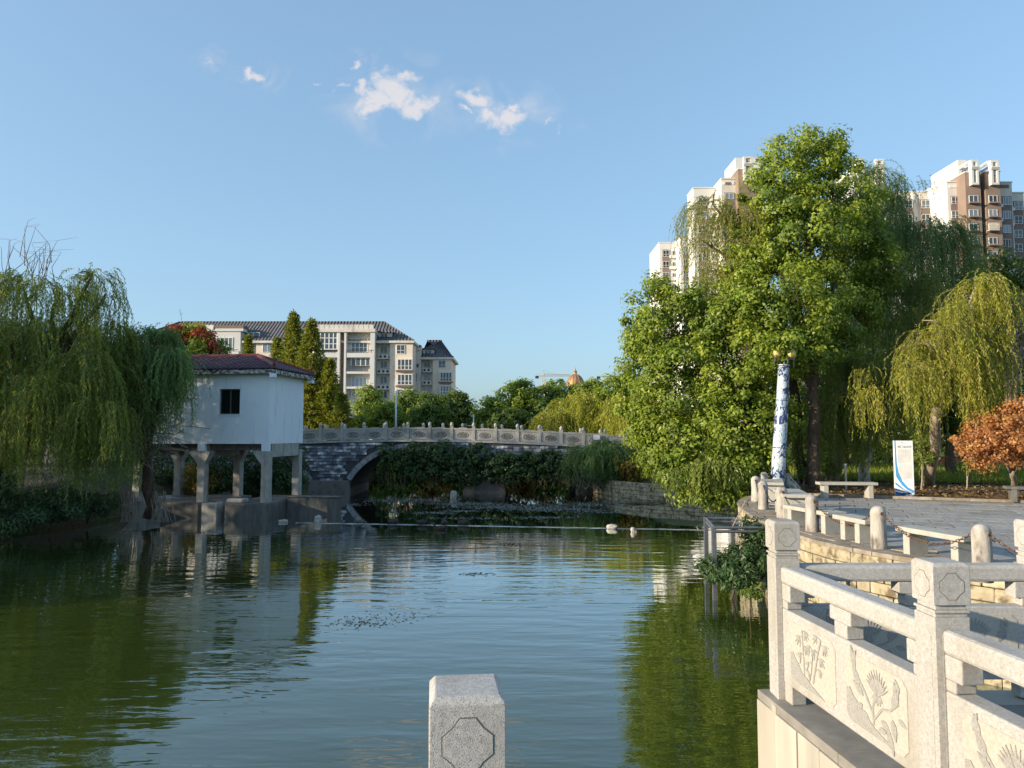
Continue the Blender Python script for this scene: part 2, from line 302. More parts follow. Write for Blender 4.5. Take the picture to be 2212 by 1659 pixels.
def offset(poly, d):
    out = []
    for i in range(len(poly)):
        a, b, c = Vector(poly[i-1]), Vector(poly[i]), Vector(poly[(i+1) % len(poly)])
        t = ((b-a).normalized()+(c-b).normalized()).normalized(); out.append((b.x+t.y*d, b.y-t.x*d))
    return out
def ground_mat():
    m, nt, b = base_mat('ground_soil_grass')
    g = ramp(nt, noise_of(nt, 3, 6), [(.3, (.035, .045, .012)), (.7, (.09, .10, .03))])
    s = ramp(nt, noise_of(nt, 9, 6), [(.3, (.07, .05, .03)), (.7, (.17, .12, .07))])
    c = mixc(nt, ramp(nt, noise_of(nt, .35, 5), [(.45, (0, 0, 0)), (.6, (1, 1, 1))]), g, s)
    nt.links.new(c, b.inputs['Base Color']); b.inputs['Roughness'].default_value = .95
    bp = N(nt, 'ShaderNodeBump'); bp.inputs['Distance'].default_value = .08; nt.links.new(noise_of(nt, 8, 6), bp.inputs['Height']); nt.links.new(bp.outputs[0], b.inputs['Normal'])
    return m
MT['ground'] = ground_mat()
loops = [[(x, y, -1.2) for x, y in offset(POND, -.25)], [(x, y, .12) for x, y in offset(POND, .25)], [(x, y, min(1.0, gz(x, y))) for x, y in offset(POND, 1.2)], [(x, y, gz(x, y)) for x, y in offset(POND, 3.0)]]
k = len(POND); gv = [q for l in loops for q in l]; gf = [(a*k+i, a*k+(i+1) % k, (a+1)*k+(i+1) % k, (a+1)*k+i) for a in range(3) for i in range(k)]
big = [(-1800, -600, 1.7), (1800, -600, 1.7), (1800, 3000, 1.7), (-1800, 3000, 1.7)]
tri = tessellate_polygon([[Vector(q) for q in big], [Vector(q) for q in loops[3]]])
idx = lambda i: len(gv)+i if i < 4 else 3*k+(i-4)
gf += [tuple(idx(i) for i in t) for t in tri]; gv += big
mb = MB(); mb.add(gv, gf); tag(mb.build('ground', MT['ground']), kind='structure')

def water_mat():
    m, nt, b = base_mat('pond_water')
    pos = N(nt, 'ShaderNodeNewGeometry').outputs['Position']; s = N(nt, 'ShaderNodeSeparateXYZ'); nt.links.new(pos, s.inputs[0])
    c = ramp(nt, noise_of(nt, .12, 3), [(.35, (.030, .046, .008)), (.65, (.046, .060, .010))]); nt.links.new(c, b.inputs['Base Color'])
    b.inputs['Roughness'].default_value = .6; b.inputs['Specular IOR Level'].default_value = 0
    w1 = noise_of(nt, 1.0, 2, (.42, 1.9, 1), .5, dist=.4); w2 = noise_of(nt, 1.0, 2, (1.6, 5.2, 1), .5, dist=.3); w3 = noise_of(nt, .16, 2, (1, 1.3, 1))
    # arcs that run across the pond
    dx = mth(nt, 'ADD', s.outputs[0], 1.0); dy = mth(nt, 'SUBTRACT', s.outputs[1], -16.0)
    rr = mth(nt, 'SQRT', mth(nt, 'ADD', mth(nt, 'MULTIPLY', dx, dx), mth(nt, 'MULTIPLY', dy, dy)))
    arc = mth(nt, 'SINE', mth(nt, 'ADD', mth(nt, 'MULTIPLY', rr, 9.0), mth(nt, 'MULTIPLY', noise_of(nt, .35, 3), 14)))
    far = N(nt, 'ShaderNodeMapRange'); nt.links.new(s.outputs[1], far.inputs[0]); far.inputs[1].default_value = 9; far.inputs[2].default_value = 30; far.inputs[3].default_value = 1.45; far.inputs[4].default_value = .6
    calm = N(nt, 'ShaderNodeMapRange', interpolation_type='SMOOTHSTEP'); nt.links.new(s.outputs[1], calm.inputs[0]); calm.inputs[1].default_value = 27; calm.inputs[2].default_value = 32; calm.inputs[3].default_value = 1; calm.inputs[4].default_value = .12
    patch = ramp(nt, w3, [(.30, (.25, .25, .25)), (.62, (1, 1, 1))])
    h = mth(nt, 'ADD', mth(nt, 'MULTIPLY', w1, .016), mth(nt, 'ADD', mth(nt, 'MULTIPLY', w2, .0066), mth(nt, 'MULTIPLY', arc, .0012)))
    h = mth(nt, 'MULTIPLY', mth(nt, 'MULTIPLY', h, mth(nt, 'MULTIPLY', far.outputs[0], calm.outputs[0])), patch)
    bp = N(nt, 'ShaderNodeBump'); bp.inputs['Distance'].default_value = 1.0; bp.inputs['Strength'].default_value = 1.0
    nt.links.new(h, bp.inputs['Height'])
    fr = N(nt, 'ShaderNodeFresnel'); fr.inputs['IOR'].default_value = 1.36; nt.links.new(bp.outputs[0], fr.inputs['Normal'])
    gl = N(nt, 'ShaderNodeBsdfGlossy'); gl.inputs['Roughness'].default_value = .02; gl.inputs['Color'].default_value = (.95, .98, 1, 1); nt.links.new(bp.outputs[0], gl.inputs['Normal'])
    ms = N(nt, 'ShaderNodeMixShader'); nt.links.new(mth(nt, 'ADD', mth(nt, 'MULTIPLY', fr.outputs[0], 1.8), .035, True), ms.inputs[0]); nt.links.new(b.outputs[0], ms.inputs[1]); nt.links.new(gl.outputs[0], ms.inputs[2])
    nt.links.new(ms.outputs[0], nt.nodes['Material Output'].inputs[0]); return m
MT['water'] = water_mat()
mb = MB(); wl = offset(POND, .1); mb.add([(x, y, 0) for x, y in wl], [tuple(range(len(wl)))]); tag(mb.build('water', MT['water']), kind='structure')

# unit stones shared by every wall: three uneven chamfered blocks, 1 x 1 x 1, centred
def stone_mesh(name, seed, ch=.045, jit=.02, mat='ystone'):
    rnd = random.Random(seed); bm = bmesh.new(); bmesh.ops.create_cube(bm, size=1)
    for v in bm.verts: v.co += Vector([rnd.uniform(-jit, jit) for _ in range(3)])
    bmesh.ops.bevel(bm, geom=bm.edges[:], offset=ch, segments=1, affect='EDGES')
    me = bpy.data.meshes.new(name); bm.to_mesh(me); bm.free(); me.materials.append(MT[mat]); return me
YST = [stone_mesh('stone', s) for s in (1, 2, 3)]
BRK = [stone_mesh('brick', s, .035, .012, 'brick') for s in (4, 5, 6)]
PAV = stone_mesh('paver', 9, .012, .0, 'paver')
FLG = [stone_mesh('flag', s, .03, .05, 'flag') for s in (11, 12, 13)]
def join_instances(items):    # (mesh, matrix) list -> one mesh builder
    mb = MB()
    for me, M in items: mb.add([M @ v.co for v in me.vertices], [tuple(p.vertices) for p in me.polygons])
    return mb
def stone_wall(root, path, ztop, zbot, hh, ll, thick, parts_rows, meshes, seed, mat):
    rnd = random.Random(seed); rest = []; core = MB(); pts = [Vector(p) for p in path]; row = 0; z = ztop; b0 = root.location
    for a, b in zip(pts, pts[1:]):
        t = (b-a).normalized(); nrm = Vector((-t.y, t.x))
        q = [a-nrm*.02, b-nrm*.02, b-nrm*(thick+.1), a-nrm*(thick+.1)]
        core.add([(p.x, p.y, zz) for zz in (zbot, ztop-.015) for p in q], [(0, 1, 2, 3), (7, 6, 5, 4), (0, 4, 5, 1), (1, 5, 6, 2), (2, 6, 7, 3), (3, 7, 4, 0)])
    core.build('wall_core', MT['wallcore'], root, world=True)
    seg = [(pts[i+1]-pts[i]).length for i in range(len(pts)-1)]; tot = sum(seg)
    def at(s):
        for i, l in enumerate(seg):
            if s <= l or i == len(seg)-1: return pts[i].lerp(pts[i+1], s/l), (pts[i+1]-pts[i]).normalized()
            s -= l
    while z > zbot+.05:
        h = hh*rnd.uniform(.8, 1.2); s = -rnd.uniform(0, ll)
        while s < tot:
            l = ll*rnd.uniform(.6, 1.5); m_ = s+l/2
            if 0 < m_ < tot:
                p, t = at(m_); nrm = Vector((-t.y, t.x)); jut = rnd.uniform(0, .025)
                p = p+nrm*(jut-thick/2+.05)
                M = Matrix.Translation((p.x, p.y, z-h/2)) @ Matrix.Rotation(math.atan2(t.y, t.x), 4, 'Z') @ Matrix.Diagonal((l-.018, thick, h-.018, 1))
                me = rnd.choice(meshes)
                if row < parts_rows:
                    o = O('stone', me, root); o.matrix_local = Matrix.Translation(-b0) @ M
                else: rest.append((me, M))
            s += l
        z -= h; row += 1
    if rest: join_instances(rest).build('lower_stones', mat, root, world=True)['kind'] = 'stuff'

plaza = E('plaza', (12, 17, PZ)); plaza['kind'] = 'structure'
KA, KB = Vector((9.2, 26.1)), Vector((28.6, 17.3)); KD = (KB-KA).normalized(); KN = Vector((-KD.y, KD.x))
poly = PE + [(28.6, 17.3), (28.6, 6.1)]
mb = MB(); mb.add([(x, y, PZ-.028) for x, y in poly], [tuple(range(len(poly)))]); mb.build('paving_bed', MT['wallcore'], plaza, world=True)
def inside(x, y, pl):
    c = False; j = len(pl)-1
    for i in range(len(pl)):
        if (pl[i][1] > y) != (pl[j][1] > y) and x < (pl[j][0]-pl[i][0])*(y-pl[i][1])/(pl[j][1]-pl[i][1])+pl[i][0]: c = not c
        j = i
    return c
inner = offset(PE, .85)+[(28.6, 17), (28.6, 6.4)]
rest = []; npv = 0; ang = R(-24); pv = []
for i in range(-40, 45):
    for j in range(-40, 40):
        x, y = (i+.5*(j % 2))*.8, j*.8
        X, Y = 15+x*math.cos(ang)-y*math.sin(ang), 17+x*math.sin(ang)+y*math.cos(ang)
        if inside(X, Y, inner) and (Vector((X, Y))-KA).dot(KN) < -.25: pv.append((X, Y))
pv.sort(key=lambda q: (abs(q[0]/q[1]) > .74, q[1]))
for n_, (X, Y) in enumerate(pv):
    M = Matrix.Translation((X, Y, PZ-.025+random.uniform(0, .004))) @ Matrix.Rotation(ang, 4, 'Z') @ Matrix.Diagonal((.772, .772, .05, 1))
    if n_ < 298: O('paver', PAV, plaza).matrix_local = Matrix.Translation(-plaza.location) @ M
    else: rest.append((PAV, M))
if rest: join_instances(rest).build('outer_pavers', MT['paver'], plaza, world=True)['kind'] = 'stuff'
# irregular flags along the rim
rim_out, rim_in = offset(PE, -.10), offset(PE, .80)
for i in range(1, len(PE)-1):
    for j in range(3):
        a0, a1 = j/3, (j+1)/3; lerp = lambda p, q, t: (p[0]+(q[0]-p[0])*t, p[1]+(q[1]-p[1])*t)
        w = .012; qd = [lerp(rim_out[i], rim_in[i], a0+w), lerp(rim_out[i+1], rim_in[i+1], a0+w+random.uniform(-.03, .03)), lerp(rim_out[i+1], rim_in[i+1], a1-w+random.uniform(-.05, .05)), lerp(rim_out[i], rim_in[i], a1-w+random.uniform(-.05, .05))]
        t = (Vector(qd[1])-Vector(qd[0])).normalized()*.008; qd[0] = (qd[0][0]+t.x, qd[0][1]+t.y); qd[3] = (qd[3][0]+t.x, qd[3][1]+t.y)
        zt = PZ+.005+random.uniform(-.006, .006)
        m2 = MB(); m2.add([(x, y, PZ-.07) for x, y in qd]+[(x, y, zt) for x, y in qd], [(3, 2, 1, 0), (4, 5, 6, 7), (0, 1, 5, 4), (1, 2, 6, 5), (2, 3, 7, 6), (3, 0, 4, 7)])
        m2.build('flagstone', MT['flag'], plaza, world=True)
pw = E('plaza_wall', (6.2, 16, 0), 'yellow stone retaining wall below the bollards along the plaza edge', 'wall')
stone_wall(pw, PE[6:], PZ-.07, -.6, .26, .42, .24, 5, YST, 3, MT['ystone'])
bw = E('bank_wall', (10, 40, 0), 'low pale stone wall at the water behind the overhanging camphor tree', 'wall')
stone_wall(bw, BANK[1:], .98, -.4, .25, .55, .25, 5, YST, 5, MT['ystone'])
# kerb of long stones between plaza and soil
kerb = E('kerb', (KA.x, KA.y, PZ)); kerb['kind'] = 'structure'
s = 0
while s < 20.5:
    M = Matrix.Translation((KA.x+KD.x*(s+.5), KA.y+KD.y*(s+.5), PZ)) @ Matrix.Rotation(math.atan2(KD.y, KD.x), 4, 'Z') @ Matrix.Diagonal((.985, .14, .12, 1))
    O('kerb_stone', stone_mesh('kerb_stone', int(s*7)+50, .02, .006, 'flag') if s < 1 else bpy.data.meshes['kerb_stone'], kerb).matrix_local = Matrix.Translation(-kerb.location) @ M; s += 1
# soil bed and lawn behind the kerb
def sheet(name, mat, t0, t1, s0, s1, z0, amp, nx, ny, slope=0):
    mb = MB(); vs = []
    for j in range(ny+1):
        for i in range(nx+1):
            s_, t_ = s0+(s1-s0)*i/nx, t0+(t1-t0)*(j/ny); p = KA+KD*s_+KN*t_
            vs.append((p.x, p.y, z0+amp*(mnoise.noise(Vector((p.x*.9, p.y*.9, 3)))+.5*mnoise.noise(Vector((p.x*2.3, p.y*2.3, 1))))*min(1, t_*1.2+.15)+slope*t_))
    mb.add(vs, [(j*(nx+1)+i, j*(nx+1)+i+1, (j+1)*(nx+1)+i+1, (j+1)*(nx+1)+i) for j in range(ny) for i in range(nx)])
    return tag(mb.build(name, mat, smooth=True), kind='structure')
MT['soil'] = mk('soil', [(.3, (.055, .036, .022)), (.7, (.17, .115, .065))], 6, 7, .95, .05, 14)
MT['lawn'] = mk('lawn', [(.3, (.05, .075, .012)), (.7, (.13, .16, .025))], 2.5, 6, .95, .05, 20)
def soil_z(p): t_ = (Vector((p[0], p[1]))-KA).dot(KN); return PZ+.02+.012*t_
sheet('soil_bed', MT['soil'], .06, 10.5, -3.5, 24, PZ+.02, .12, 110, 50, .012)
sheet('lawn', MT['lawn'], 7.0, 80, -3, 60, PZ+.12, .06, 60, 60, .004)
# ------------------------------------------------------------------ stone arch bridge
B3 = crop(1150, 1620, 1.5255); BY = 49.0
br = E('stone_arch_bridge', (-7, BY, 0), 'three arched stone bridge with carved white balustrade across the pond', 'bridge')
XC = B3(730, 400, BY).x; KP = (B3(1730, 400, BY).x-XC)/1000
bz = lambda cy: B3(730, cy, BY).z
def top(x): return bz(222) - .0027*(x-XC)**2 if abs(x-XC) < 22 else bz(222)-.0027*484
arches = []
for cx, half, ysp, r_ in ((730, 345, 466, None), (1545, 215, 470, None), (-85, 215, 470, None)):
    h = half*KP; x0 = B3(cx, 400, BY).x
    if cx == 730: r = 403*KP; zc = bz(673)
    else: r = 250*KP; zc = bz(470)-math.sqrt(r*r-h*h)
    arches.append((x0, h, r, zc))
arches.sort()
XL, XR = XC-17.5, XC+17.5
out = [(XL, top(XL))]
out = []; x = XL
while x <= XR+1e-6: out.append((x, top(x))); x += .5
out.append((XR, -.8))
for (x0, h, r, zc) in reversed(arches):
    out.append((x0+h, -.8)); a0 = math.acos(h/r)
    for i in range(25):
        a = a0+(math.pi-2*a0)*i/24; out.append((x0+r*math.cos(a), zc+r*math.sin(a)))
    out.append((x0-h, -.8))
out.append((XL, -.8)); out.reverse()
MB().prism(out, (0, BY+.05, 0), (1, 0, 0), (0, 0, 1), 6.0).build('masonry_core', MT['bcore'], br, world=True)
def in_arch(x, z, m): return any((x-x0)**2+(z-zc)**2 < (r+m)**2 and abs(x-x0) < h+m*.75 for x0, h, r, zc in arches)
rnd = random.Random(5); rest = []; cnt = 0; row = 0; items = []
z = bz(462)
while z < bz(222)+.2:
    x = XL+rnd.uniform(-.3, 0)
    while x < XR:
        l = rnd.uniform(.42, .72); xm = x+l/2; h = .205
        if z+h < top(xm)-.02 and not any(in_arch(xx, zz, .36) for xx in (x, x+l) for zz in (z, z+h)):
            items.append((xm, z+h/2, l, h))
        x += l
    z += .212; row += 1
xe = B3(560, 300, BY).x
items.sort(key=lambda q: -(2 if XL+5 < q[0] < xe else 0)-(1 if q[1] > top(q[0])-.8 and q[0] > XL+5 else 0))
for n_, (xm, zm, l, h) in enumerate(items):
    M = Matrix.Translation((xm, BY+.03-rnd.uniform(0, .02), zm)) @ Matrix.Diagonal((l-.034, .1, h-.032, 1)); me = rnd.choice(BRK)
    if n_ < 300: O('brick', me, br).matrix_local = Matrix.Translation(-br.location) @ M
    else: rest.append((me, M))
if rest: join_instances(rest).build('hidden_bricks', MT['brick'], br, world=True)['kind'] = 'stuff'
for x0, h, r, zc in arches:
    a0 = math.acos(h/r); n = int((math.pi-2*a0)*r/.42)
    for i in range(n):
        b0, b1 = a0+(math.pi-2*a0)*(i+.03)/n, a0+(math.pi-2*a0)*(i+.97)/n
        pl = [(x0+q*math.cos(a), zc+q*math.sin(a)) for q, a in ((r-.03, b0), (r+.33, b0), (r+.33, b1), (r-.03, b1))]
        MB().prism(pl, (0, BY-.05, 0), (1, 0, 0), (0, 0, 1), .3).build('voussoir', MT['voussoir'], br, world=True, bevel=.02, seg=1)
for (a, b) in zip(arches, arches[1:]):
    xl, xr = a[0]+a[1]+.03, b[0]-b[1]-.03
    MB().prism([(xl-.12, -.6), (xr+.12, -.6), (xr-.02, bz(460)), (xl+.02, bz(460))], (0, BY-.12, 0), (1, 0, 0), (0, 0, 1), 6.3).build('pier', MT['pier'], br, world=True, bevel=.03)
# deck edge course and balustrades
def bal_post():
    mb = MB(); mb.box(-.1, .1, -.1, .1, 0, .92); mb.box(-.075, .075, -.104, -.1, .12, .80); mb.box(-.115, .115, -.115, .115, .92, .96)
    mb.lathe([(.07, .96), (.105, 1.0), (.115, 1.06), (.10, 1.13), (.06, 1.19), (.02, 1.215)], 10); return mb.mesh('baluster_post', MT['granite_far'])
def bal_panel(L):
    mb = MB(); m2 = MB(); h = L/2
    mb.box(-h, h, -.05, .05, .04, .66)
    for z0, z1 in ((.10, .13), (.57, .60)): mb.box(-h+.1, h-.1, -.062, -.05, z0, z1)
    for s in (-1, 1): mb.box(s*(h-.115)-.015, s*(h-.115)+.015, -.062, -.05, .13, .57)
    mb.box(-h, h, -.085, .085, .70, .80)
    for i in range(6):                           # stubs that carry the rail, gaps between them
        x0 = -h+L*i/6; mb.box(x0+.02, x0+L/6-.06, -.05, .05, .66, .70)
    mb.box(-h*.45, h*.45, -.08, .08, .80, .845)
    for i in range(5):                           # interlaced ovals
        cx = (i-2)*.125; ry = .145 if i % 2 == 0 else .11
        pts = [(cx+.10*math.cos(w), -.055, .35+ry*math.sin(w)) for w in [2*math.pi*j/14 for j in range(15)]]
        m2.tube(pts, .019, 4, False)
    pts = [(.36*math.cos(w)*(1+.08*math.cos(4*w)), -.055, .35+.185*math.sin(w)) for w in [2*math.pi*j/24 for j in range(25)]]
    m2.tube(pts, .017, 4, False)
    return mb.mesh('balustrade_panel', MT['granite_far']), m2.mesh('carving', MT['carving_far'])
MT['carving_far'] = mk('dark_carving', [(.3, (.15, .145, .13)), (.7, (.25, .24, .22))], 6, 4, .9)  # carved lines set off from the panel by a darker colour
step = 134.5*KP; PM = bal_post(); LM, CM = bal_panel(step-.2)
xs = [B3(200, 0, BY).x+step*i for i in range(-5, 17)]
for side, yy, off in ((0, BY+.12, 0), (1, BY+5.85, .35)):
    for i, x in enumerate(xs):
        x += off; O('baluster_post', PM, br, Vector((x, yy, top(x)+.10))-br.location)
        if i < len(xs)-1:
            xm = x+step/2; sl_ = math.atan2(top(x+step)-top(x), step)
            q_ = O('balustrade_panel', LM, br, Vector((xm, yy, top(xm)+.11))-br.location, (0, -sl_, 0))
            if side == 0: O('carving', CM, q_)
for i in range(len(xs)-1):
    x0, x1 = xs[i], xs[i+1]
    MB().prism([(x0+.005, top(x0)-.02), (x1-.005, top(x1)-.02), (x1-.005, top(x1)+.11), (x0+.005, top(x0)+.11)], (0, BY-.07, 0), (1, 0, 0), (0, 0, 1), .35).build('edge_stone', MT['granite_far'], br, world=True)
mb = MB(); mb.add([(x, y, top(x)+.08) for x in xs for y in (BY+.2, BY+6.02)], [(2*i, 2*i+2, 2*i+3, 2*i+1) for i in range(len(xs)-1)]); mb.build('deck', MT['deck'], br, world=True)
# board fixed to the balustrade
p = B3(1885, 197, BY-.15)
nb = E('notice_board', p, 'small white notice board leaning on the right end of the bridge balustrade', 'board', rot=(R(-20), R(6), 0))
MB().box(-.23, .23, -.015, .015, -.18, .18).build('panel', MT['white'], nb, bevel=.008)
mb = MB(); mb.box(-.25, .25, -.02, -.0155, .18, .20); mb.box(-.25, .25, -.02, -.0155, -.2, -.18); mb.box(-.25, -.232, -.02, .0, -.18, .18); mb.box(.232, .25, -.02, .0, -.18, .18); mb.build('frame', MT['metal'], nb)

# ------------------------------------------------------------------ white house on stilts
hx, hy = -11.28, 34.0; HR = -math.atan2(.53, 3.65)
ho = E('stilt_house', (hx, hy, 0), 'white plastered house with red tiled hip roof standing on concrete legs in the pond', 'house', rz=HR)
HL, HD, ZB, ZT = 7.3, 3.7, 3.45, 6.72
wx0, wx1, wz0, wz1 = -2.53, -1.48, 4.83, 6.02
mb = MB()
for x0, x1, z0, z1 in ((-HL, wx0, ZB, ZT), (wx1, 0, ZB, ZT), (wx0, wx1, ZB, wz0), (wx0, wx1, wz1, ZT)): mb.box(x0, x1, 0, .2, z0, z1)
mb.box(-.2, -.0, .2, HD-.2, ZB, ZT); mb.box(-HL, -HL+.2, .2, HD-.2, ZB, ZT); mb.box(-HL, 0, HD-.2, HD, ZB, ZT)
for a in (-.36, -3.55, -6.85): mb.box(a, a+.36, .0, .2, ZB-.34, ZB)
mb.build('wall', MT['plaster'], ho)
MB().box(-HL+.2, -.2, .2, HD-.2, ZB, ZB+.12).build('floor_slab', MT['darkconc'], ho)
MB().box(-HL+.2, -.2, .2, HD-.2, ZT-.02, ZT+.08).build('ceiling_slab', MT['concrete'], ho)
wn = MB()
for q in ((wx0, wx0+.05, wz0, wz1), (wx1-.05, wx1, wz0, wz1), (wx0+.05, wx1-.05, wz0, wz0+.05), (wx0+.05, wx1-.05, wz1-.05, wz1), (-2.03, -1.98, wz0+.05, wz1-.05)): wn.box(q[0], q[1], .12, .165, q[2], q[3])
wo_ = wn.build('window', MT['metal'], ho)
for a, b in ((wx0+.05, -2.03), (-1.98, wx1-.05)): MB().box(a, b, .14, .15, wz0+.05, wz1-.05).build('pane', MT['blackglass'], wo_)
MB().box(wx0-.05, wx1+.05, -.03, .12, wz0-.05, wz0).build('sill', MT['plaster'], wo_)
# concrete frames: two columns with flared heads and a cross beam
for k_, (xa, fl, fr) in enumerate(((-.36, .4, 0), (-3.55, .4, .25), (-6.85, .4, .25))):
    for ya in (.0, HD-.42):
        x0, x1 = xa, xa+.36; zt = ZB-.34
        MB().prism([(x0, .7), (x1, .7), (x1, zt-.62), (x1+fr, zt-.1), (x1+fr, zt), (x0-fl, zt), (x0-fl, zt-.1), (x0, zt-.62)], (0, ya+(.012 if ya == 0 else 0), 0), (1, 0, 0), (0, 0, 1), .40).build('column', MT['concrete'], ho, bevel=.015)
    MB().box(xa+.02, xa+.34, .41, HD-.42, ZB-.62, ZB-.004).build('cross_beam', MT['concrete'], ho)
for a, b in ((-3.19, -.36), (-6.49, -3.55)):
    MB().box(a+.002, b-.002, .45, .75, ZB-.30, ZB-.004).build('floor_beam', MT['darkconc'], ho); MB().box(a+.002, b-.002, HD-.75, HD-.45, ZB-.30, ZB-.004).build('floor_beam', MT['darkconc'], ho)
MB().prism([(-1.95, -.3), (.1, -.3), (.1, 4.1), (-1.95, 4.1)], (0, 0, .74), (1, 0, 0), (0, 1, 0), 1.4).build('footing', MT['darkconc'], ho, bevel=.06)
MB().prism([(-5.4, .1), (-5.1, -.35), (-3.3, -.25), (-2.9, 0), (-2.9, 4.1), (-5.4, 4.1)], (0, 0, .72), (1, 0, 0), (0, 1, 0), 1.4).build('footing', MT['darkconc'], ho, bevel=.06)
MB().prism([(-8.3, .2), (-6.2, .1), (-6.2, 4.1), (-8.3, 4.1)], (0, 0, .66), (1, 0, 0), (0, 1, 0), 1.4).build('footing', MT['concrete'], ho, bevel=.06)
MB().box(-3.1, -2.35, -.28, .3, -.5, .72).build('footing_step', MT['concrete'], ho, bevel=.03)
MB().box(-1.9, -1.05, -.27, .25, .745, .93).build('loose_block', MT['concrete'], ho, bevel=.05)
for i in range(4):
    for j in range(3): O('stone', YST[(i+j) % 3], ho, (-2.75+.27*i*1.0+.1*(j % 2), .75, .60-j*.26), (0, 0, 0), (.28, .4, .24), MT['concrete'])
sw = E('sluice_wall', (-11, 36, 0), 'dark stained concrete wall in the water right of the stilt house', 'wall', rz=HR)
MB().box(.12, 2.7, -.25, .25, -.6, .84).build('wall_block', MT['darkconc'], sw, bevel=.04); MB().box(.05, 2.75, -.30, .30, .842, .90).build('coping', MT['darkconc'], sw, bevel=.02)
# hip roof
EV, ZE, ZR = .42, 6.92, 7.72; ax0, ax1, ay = -HL+1.6, -1.6, HD/2
ex0, ex1, ey0, ey1 = -HL-EV, EV, -EV, HD+EV
rf = MB(); rf.add([(ex0, ey0, ZE), (ex1, ey0, ZE), (ex1, ey1, ZE), (ex0, ey1, ZE), (ax0, ay, ZR), (ax1, ay, ZR)], [(0, 1, 5, 4), (1, 2, 5), (2, 3, 4, 5), (3, 0, 4), (3, 2, 1, 0)])
roof = rf.build('roof', MT['rtile'], ho)
mb = MB(); mb.box(ex0+.06, ex1-.06, ey0+.06, ey1-.06, ZE-.22, ZE-.012); MT['eave'] = mk('stained_eave', [(.42, (.10, .09, .08)), (.55, (.62, .62, .60)), (.8, (.72, .72, .70))], 3.2, 7, .9, stretch=(1.6, 1.6, 2.5)); mb.build('eave_band', MT['eave'], roof, bevel=.02)
mb = MB()
for a in ((ex1-.26, ey0+.02), (ex1-.26, ey1-.28), (ex0+.02, ey0+.02)): mb.box(a[0], a[0]+.24, a[1], a[1]+.24, ZE-.40, ZE-.221)
mb.build('eave_bracket', MT['plaster'], roof)
def tile_mesh():
    mb = MB(); vs = []
    for yy, zz in ((0, .02), (.30, .0)):
        for i in range(6): w = math.pi*i/5; vs.append((-.11*math.cos(w), yy, zz+.07*math.sin(w)))
    mb.add(vs+[(-.11, 0, -.0), (.11, 0, -.0)], [(i, i+1, i+7, i+6) for i in range(5)]+[tuple(range(5, -1, -1))]); return mb.mesh('roof_tile', MT['rtile'], True)
TM = tile_mesh(); rise = ZR-ZE; nt_ = 0; rest = []
slopes = [((ex0, ey0), (1, 0), (0, 1), ex1-ex0, ay-ey0, ax0-ex0, ex1-ax1), ((ex1, ey0), (0, 1), (-1, 0), ey1-ey0, ex1-ax1, ay-ey0, ey1-ay)]
for (o_, ua, ub, L, run, c0, c1) in slopes:
    sl_ = math.hypot(run, rise); nr = int(sl_/.27); nc = int(L/.255)
    for r_ in range(nr):
        f_ = r_/nr
        for c_ in range(nc):
            s_ = (c_+.5)*L/nc
            if s_ < f_*c0+.08 or s_ > L-f_*c1-.08: continue
            d_ = f_*run-.03; p = Vector((o_[0]+ua[0]*s_+ub[0]*d_, o_[1]+ua[1]*s_+ub[1]*d_, ZE+rise*f_+.0))
            ex = Vector((ua[0], ua[1], 0)); ey = Vector((ub[0]*run, ub[1]*run, rise)).normalized(); ez = ex.cross(ey)
            M = Matrix.Translation(p) @ Matrix((ex, ey, ez)).transposed().to_4x4()
            if nt_ < 300: O('roof_tile', TM, roof).matrix_local = M; nt_ += 1
            else: rest.append((TM, M))
if rest: join_instances(rest).build('further_tiles', MT['rtile'], roof)['kind'] = 'stuff'
MB().tube([(ax0, ay, ZR+.05), (ax1, ay, ZR+.05)], .11, 8).build('ridge', MT['rridge'], roof, smooth=False)
for cx_, cy_, a in ((ex1, ey0, ax1), (ex1, ey1, ax1), (ex0, ey0, ax0), (ex0, ey1, ax0)):
    pts = [Vector((a, ay, ZR+.06)).lerp(Vector((cx_, cy_, ZE+.08)), t) for t in (0, .5, .9)]; d_ = (pts[2]-pts[0]).normalized()
    pts += [pts[2]+d_*.18+Vector((0, 0, .05)), pts[2]+d_*.28+Vector((0, 0, .28))]
    MB().tube(pts, [.11, .11, .11, .09, .02], 8).build('hip_ridge', MT['rridge'], roof)
# ------------------------------------------------------------------ far buildings
def win_meshes(nx, ny, bar=.05):
    mb = MB(); b = bar
    mb.box(-.5, -.5+b, -.06, .02, 0, 1); mb.box(.5-b, .5, -.06, .02, 0, 1); mb.box(-.5+b, .5-b, -.06, .02, 0, b); mb.box(-.5+b, .5-b, -.06, .02, 1-b, 1)
    for i in range(1, nx): x = -.5+i/nx; mb.box(x-b*.5, x+b*.5, -.055, .02, b, 1-b)
    for j in range(1, ny):
        z = j/ny if ny > 2 else .36
        mb.box(-.5+b, .5-b, -.05, .02, z-b*.4, z+b*.4)
    p = MB(); p.box(-.5+b*.6, .5-b*.6, -.03, .01, b*.6, 1-b*.6)
    return mb.mesh('window', MT['wframe']), p.mesh('pane', MT['glass'])
WM = {k: win_meshes(*k) for k in ((2, 1), (2, 2), (4, 2), (4, 1), (5, 3), (3, 1), (4, 3))}
def win(par, a, b, Y, kind, proud=.0):      # a, b: upper-left and lower-right world points of the window
    w, h = b.x-a.x, a.z-b.z; f, p = WM[kind]
    o = O('window', f, par, Vector(((a.x+b.x)/2, Y-proud, b.z))-par.location, (0, 0, 0), (w, 1.6, h)); O('pane', p, o); return o
def wbox(par, name, x0, x1, y0, y1, z0, z1, mat, **k): return MB().box(x0, x1, y0, y1, z0, z1).build(name, MT[mat], par, world=True, **k)
